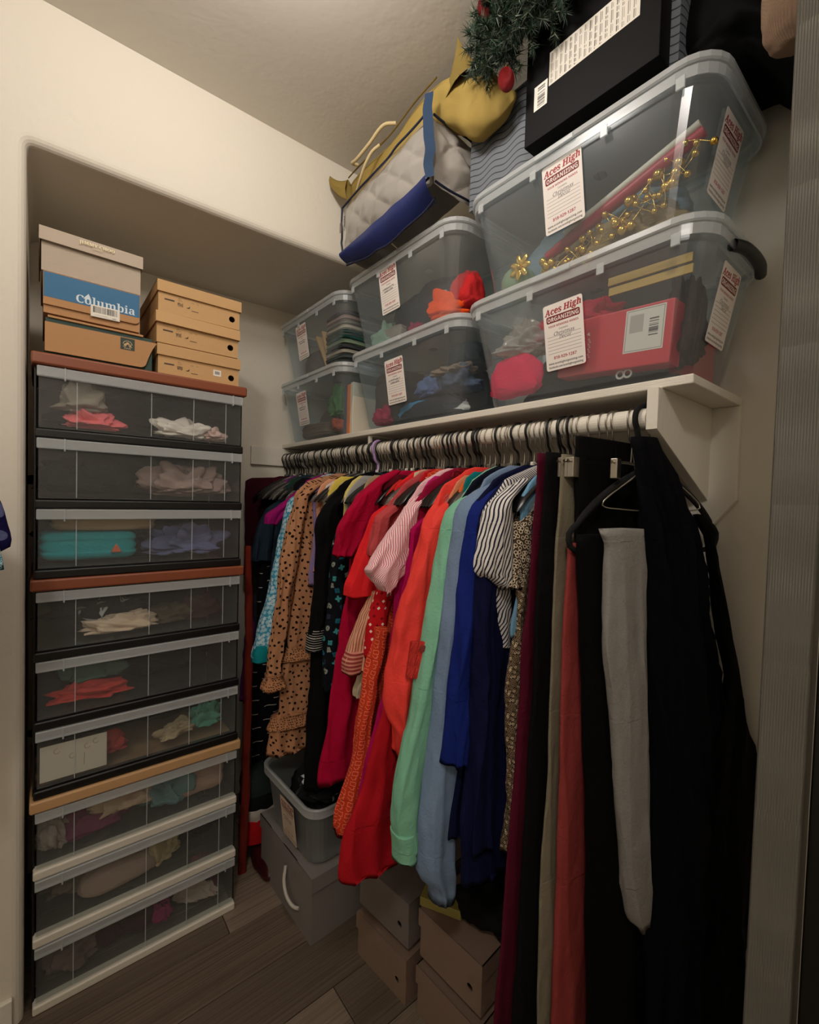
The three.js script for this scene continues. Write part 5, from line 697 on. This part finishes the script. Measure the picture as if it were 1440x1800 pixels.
// each garment: z on the rod, slope k along the wall, hanger kind h and pieces p as cuts [y, x0, x1, thickness]
GARMENTS.forEach((G, i) => {
  const t = thing(G.n, G.l, G.c, [ROD.x, 0, G.z]); t.rotation.y = -Math.atan(G.k);
  const cosk = Math.cos(Math.atan(G.k));
  G.p.forEach((p, j) => {
    const cuts = p.r.map(([y, a, b, th]) => [y, (a - ROD.x) / cosk, (b - ROD.x) / cosk, th]);
    const body = p.n === 'body', name = body ? ({ pants: 'leg', leggings: 'leg', scarf: 'cloth' }[G.n] ?? 'body') : p.n;
    const g = cloth(cuts, { seed: i * 3 + j + 1, A: G.A ?? (/pants|trousers|leggings|scarf/.test(G.n) ? 0.0035 : body ? 0.009 : 0.0095), freq: G.f === 'pleat' ? 2.4 : body ? 1 : 1.25, n: body ? 60 : 44, m: body ? 90 : 44, tip: p.tip });
    const m = part(name, g, F[p.fab ?? G.f], t, [0, 0, p.dz ?? (body ? 0 : 0.006)]);
    if (G.f === 'leopard') for (const y of body ? [0.889, 0.643] : [0.81]) { // gathered frills
      const find = yy => { for (let k = 0; k < cuts.length - 1; k++) if (cuts[k][0] >= yy && cuts[k + 1][0] <= yy) { const s = (cuts[k][0] - yy) / Math.max(1e-6, cuts[k][0] - cuts[k + 1][0]); return [1, 2, 3].map(c => cuts[k][c] + (cuts[k + 1][c] - cuts[k][c]) * s); } return cuts[cuts.length - 1].slice(1); };
      const frill = [[0.016, 0.006], [0.002, 0.003], [-0.014, 0.009], [-0.03, 0.014]].map(([d, e]) => { const [a, b, th] = find(y + d); return [y + d, a - e, b + e, th + 2 * e]; });
      part('frill', cloth(frill, { seed: i + y * 9, A: 0.0075, freq: 2.6, n: 16, m: 110 }), F.leoptiny, m);
    }
    if (p.cuff) { // cuff band: the sleeve end again, a little wider
      const end = cuts[cuts.length - 1], y1 = end[0], y0 = y1 + p.cuff[1], at = y => { for (let k = 0; k < cuts.length - 1; k++) if (cuts[k][0] >= y && cuts[k + 1][0] <= y) { const s = (cuts[k][0] - y) / Math.max(1e-6, cuts[k][0] - cuts[k + 1][0]); return [1, 2, 3].map(c => cuts[k][c] + (cuts[k + 1][c] - cuts[k][c]) * s); } return end.slice(1); };
      const ring = (y, e) => { const [a, b, th] = at(y); return [y, a - e, b + e, th + e * 2]; };
      part('cuff', cloth([ring(y0, 0.003), ring((y0 + y1) / 2, 0.0045), ring(y1 - 0.004, 0.0045)], { seed: i, A: 0.002, n: 16, m: 40 }), F[p.cuff[0]], m);
    }
  });
  if (G.h !== 'none') hanger(G.h, G.h === 'velvet' ? -0.43 : G.z - 0.004, `holding the ${G.l.split(' ').slice(0, 8).join(' ')}`, -Math.atan(G.h === 'velvet' ? 0.3 : G.k), G.h === 'clip' ? 0.17 : G.h === 'velvet' ? 0.2 : G.h === 'wire' ? 0.12 : 0.2);
});
const at = n => scene.getObjectByName(n);
{ // small things sewn on
  const coral = scene.children.find(o => o.userData.label?.startsWith('bright coral blouse'));
  const tab = part('sleeve_tab', box(0.05, 0.085, 0.008, 0.003), F.coral, coral, [0, 0, 0]);
  tab.position.set(0.663 - ROD.x, 1.107, 0.07);
  tab.rotation.set(0, -0.35, -0.12);
  part('button', new THREE.CylinderGeometry(0.008, 0.008, 0.004, 20).rotateX(Math.PI / 2), M('#8d3a34', 0.4), tab, [0.004, 0.028, 0.006]);
}

// fillers of the crowded rod: narrow tops whose necklines show between the shoulders
const FILL = [
  ['white tank top with thin straps', '#cfc7bb'], ['pale pink camisole', '#d9a9ab'], ['yellow summer top', '#d5bf55'], ['ivory silk top', '#cdbfa9'], ['peach camisole', '#d99a78'], ['lemon print top', '#cfc072'], ['orange halter top', '#d4622f'], ['hot pink camisole', '#b91b6a'], ['pearl grey top', '#9d9a97'],
  ['rose chiffon top', '#b86a72'], ['apricot top', '#d1845f'], ['teal camisole', '#126f73'], ['aqua tank top', '#2aa0a8'], ['charcoal tank top', '#26262a'], ['jet black tank top', '#0d0d0f'], ['ink navy camisole', '#141a38'], ['plum camisole', '#3d1530'], ['forest green top', '#1d3a2e'], ['lilac top', '#8d7aa6'], ['sky blue top', '#6f9cbb'],
  ['wine red tank top', '#5c0f1e'], ['tomato red top', '#c22a22'], ['blush top', '#cf9c8e'], ['sand beige top', '#a08a6c'],
];
const FZ = [-1.49, -1.45, -1.43, -1.40, -1.52, -1.31, -0.80, -0.93, -1.285, -0.965, -0.815, -0.785, -0.70, -1.78, -1.745, -1.71, -2.145, -1.81, -1.545, -0.595, -1.115, -1.085, -1.195, -1.22];
FILL.forEach(([look, c], i) => {
  const z = FZ[i], d = (i * 37 % 11) / 11 * 0.03, k = 1.525 + (i % 3) * 0.008;
  const t = thing('tank_top', `${look} squeezed between longer clothes along the rod`, 'top', [ROD.x, 0, z]);
  const cuts = [[k, -0.12, 0.12, 0.012], [k - 0.02, -0.15, 0.15, 0.02], [1.47, -0.155 - d, 0.16, 0.026], [1.30, -0.15 - d, 0.17, 0.026], [0.98 + (i % 5) * 0.05, -0.165 - d, 0.19, 0.028]];
  part('body', cloth(cuts, { seed: i + 90, n: 30, m: 60, A: 0.006 }), fab(c), t);
  hanger(i % 3 === 0 ? 'black' : i % 7 === 1 ? 'white' : 'clear', z - 0.005, `holding the ${look}`, 0, 0.19);
});
hanger('lilac', -1.375, 'alone among the metal hooks on the rod', 0, 0.19);
// spare hangers pushed together, bare
const SPARE = ['black', 'clear', 'black', 'wire', 'black', 'white', 'clear', 'wire'];
const spareZ = []; { const used = [...GARMENTS.map(g => g.z), ...FZ, -1.375]; for (let z = -2.17; z < -0.56; z += 0.0125) if (used.every(u => Math.abs(u - 0.004 - z) > 0.008)) spareZ.push(z); }
const near = z => [...GARMENTS.map(g => [g.z, g.l]), ...FILL.map((f, i) => [FZ[i], f[0]])].sort((a, b) => Math.abs(a[0] - z) - Math.abs(b[0] - z))[0];
spareZ.forEach((z, i) => {
  const kind = SPARE[i % 8], [, look] = NAMES[kind], [gz, gl] = near(z);
  hanger(kind, z, `bare, just ${z < gz ? 'behind' : 'before'} the ${gl.split(' ').slice(0, 7).join(' ')}`, (turnSeed() - 0.5) * 0.06, kind === 'black' ? 0.2 : 0.165, `${look}s hanging bare on the rod`);
});
hanger('clip', -0.452, 'gripping the sheer black top at its outer edge', 0.1, 0.1);

// ---------------------------------------------------------------- on the floor
{
  const t = thing('file_box', 'grey white cardboard file box with a strap handle under the clothes', 'box', [0.835, 0, -1.495]); t.rotation.y = 0.04;
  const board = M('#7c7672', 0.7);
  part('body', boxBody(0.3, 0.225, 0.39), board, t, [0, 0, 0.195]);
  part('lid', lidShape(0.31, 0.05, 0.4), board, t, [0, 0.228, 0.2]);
  part('handle', tube([[-0.155, 0.16, 0.02], [-0.168, 0.12, 0.035], [-0.172, 0.09, 0.065], [-0.166, 0.075, 0.1], [-0.155, 0.075, 0.12]], 0.006, 8), M('#b9b3a8', 0.5), t);
}
{
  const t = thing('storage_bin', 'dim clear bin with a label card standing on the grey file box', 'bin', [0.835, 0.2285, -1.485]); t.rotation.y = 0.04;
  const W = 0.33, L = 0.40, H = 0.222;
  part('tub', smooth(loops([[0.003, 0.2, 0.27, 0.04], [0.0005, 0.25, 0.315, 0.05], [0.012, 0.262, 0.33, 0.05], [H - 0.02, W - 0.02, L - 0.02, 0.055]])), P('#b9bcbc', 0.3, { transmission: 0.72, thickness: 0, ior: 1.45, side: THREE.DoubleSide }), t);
  part('rim', smooth(loops([[H - 0.032, W - 0.014, L - 0.014, 0.056], [H - 0.03, W + 0.004, L + 0.004, 0.06], [H - 0.004, W + 0.006, L + 0.006, 0.06], [H, W - 0.004, L - 0.004, 0.055], [H - 0.004, W - 0.02, L - 0.02, 0.05]])), milkyPlastic, t);
  const m = part('label_card', new THREE.PlaneGeometry(0.1, 0.148), M('#d9cdbd', 0.55, { map: cardTexture('', '', 21), transparent: true }), t, [-0.164, 0.115, 0.04]); m.rotation.set(0.12, -Math.PI / 2, 0, 'YXZ');
  solo('scarf', 'black fluffy scarf piled out of the bin on the file box', 'scarf', lump(0.25, 0.235, 0.3, 19, 0.2), clothMat('#17191a'), [0.84, 0.236, -1.48]);
  solo('shirt', 'grey printed cloth tucked along the rim of the dim bin', 'shirt', lump(0.14, 0.07, 0.16, 29, 0.25), LINES, [0.77, 0.42, -1.4], [0, 0.5, 0]);
}
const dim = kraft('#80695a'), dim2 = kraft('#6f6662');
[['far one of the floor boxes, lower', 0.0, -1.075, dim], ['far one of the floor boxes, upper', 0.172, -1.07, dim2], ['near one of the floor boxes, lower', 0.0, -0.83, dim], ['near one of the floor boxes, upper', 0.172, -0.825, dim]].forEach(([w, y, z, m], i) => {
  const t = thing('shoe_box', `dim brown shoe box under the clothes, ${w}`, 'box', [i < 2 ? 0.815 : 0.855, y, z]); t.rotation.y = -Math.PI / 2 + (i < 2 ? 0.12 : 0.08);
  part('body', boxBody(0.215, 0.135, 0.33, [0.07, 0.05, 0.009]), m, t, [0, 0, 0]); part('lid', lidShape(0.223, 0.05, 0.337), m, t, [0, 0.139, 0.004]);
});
solo('boot_bag', 'black cloth bag slumped on the near floor boxes', 'bag', lump(0.26, 0.12, 0.24, 51, 0.2), clothMat('#121212'), [1.03, 0.312, -0.80], [0, 0.3, 0]);
{ const t = thing('card_box', 'small yellow carton lying on the near floor boxes', 'box', [0.9, 0.325, -0.9]); part('carton', box(0.06, 0.026, 0.12, 0.002), M('#9a8f4e', 0.6), t, [0, 0, 0], [0, 0.5, 0]); part('end_flap', box(0.058, 0.024, 0.003, 0.001, 1), M('#6d6538', 0.6), t, [0.029, 0, 0.053], [0, 0.5, 0]); }
{ // striped thing beside the tower
  const t = thing('tote_bag', 'red tote with white and dark green bands standing beside the drawer tower', 'bag', [0.70, 0, -1.80]);
  const band = (y0, y1, c) => part('band', cloth([[y1, -0.06, 0.1, 0.12], [(y0 + y1) / 2, -0.063, 0.1, 0.125], [y0, -0.06, 0.1, 0.12]], { seed: 4, A: 0.003, n: 12, m: 40, sq: 0.6 }), fab(c), t);
  band(0.06, 0.165, '#b3171a'); band(0.16, 0.205, '#b9b0a6'); band(0.2, 0.26, '#15181a'); band(0.255, 0.33, '#28332f');
}
solo('shoe', 'dark red shoe tip on the floor below the striped tote', 'shoe', lump(0.09, 0.06, 0.2, 8, 0.06), M('#3a0d12', 0.35), [0.70, 0, -1.69]);
// ---------------------------------------------------------------- clothes rack edge at the other side
{
  const r = { x: -0.34, y: 1.66 };
  solo('clothes_rod', 'second clothes rod on the opposite side wall of the closet', 'rod', new THREE.CylinderGeometry(0.02, 0.02, 2.8, 20).rotateX(Math.PI / 2), whitePaint, [r.x, r.y, -0.19]);
  for (const [n, l, c, f, z, cuts] of [
    ['blouse', 'dark blue floral blouse sleeve at the picture edge before the white wall', 'blouse', 'floralblue', -1.28, [[1.57, -0.06, 0.06, 0.012], [1.5, -0.2, 0.2, 0.03], [1.45, -0.24, 0.272, 0.04], [1.38, -0.25, 0.29, 0.05], [1.34, -0.24, 0.294, 0.05], [1.33, -0.1, 0.27, 0.05], [0.9, -0.2, 0.2, 0.05]]],
    ['shirt', 'light blue shirt cuff hanging below the dark floral sleeve', 'shirt', 'lblue', -1.22, [[1.57, -0.06, 0.06, 0.012], [1.5, -0.2, 0.2, 0.03], [1.4, -0.24, 0.25, 0.04], [1.345, -0.24, 0.28, 0.05], [1.30, -0.24, 0.286, 0.05], [1.295, -0.2, 0.275, 0.05], [1.29, -0.2, 0.2, 0.05], [0.95, -0.2, 0.2, 0.05]]],
  ]) { const t = thing(n, l, c, [r.x, 0, z]); part('body', cloth(cuts, { seed: 9, A: 0.005 }), F[f], t); const h = hanger('black', z, `holding the ${l.split(' ').slice(0, 4).join(' ')} opposite`); h.position.set(r.x, r.y, z); }
}
renderer.render(scene, camera);
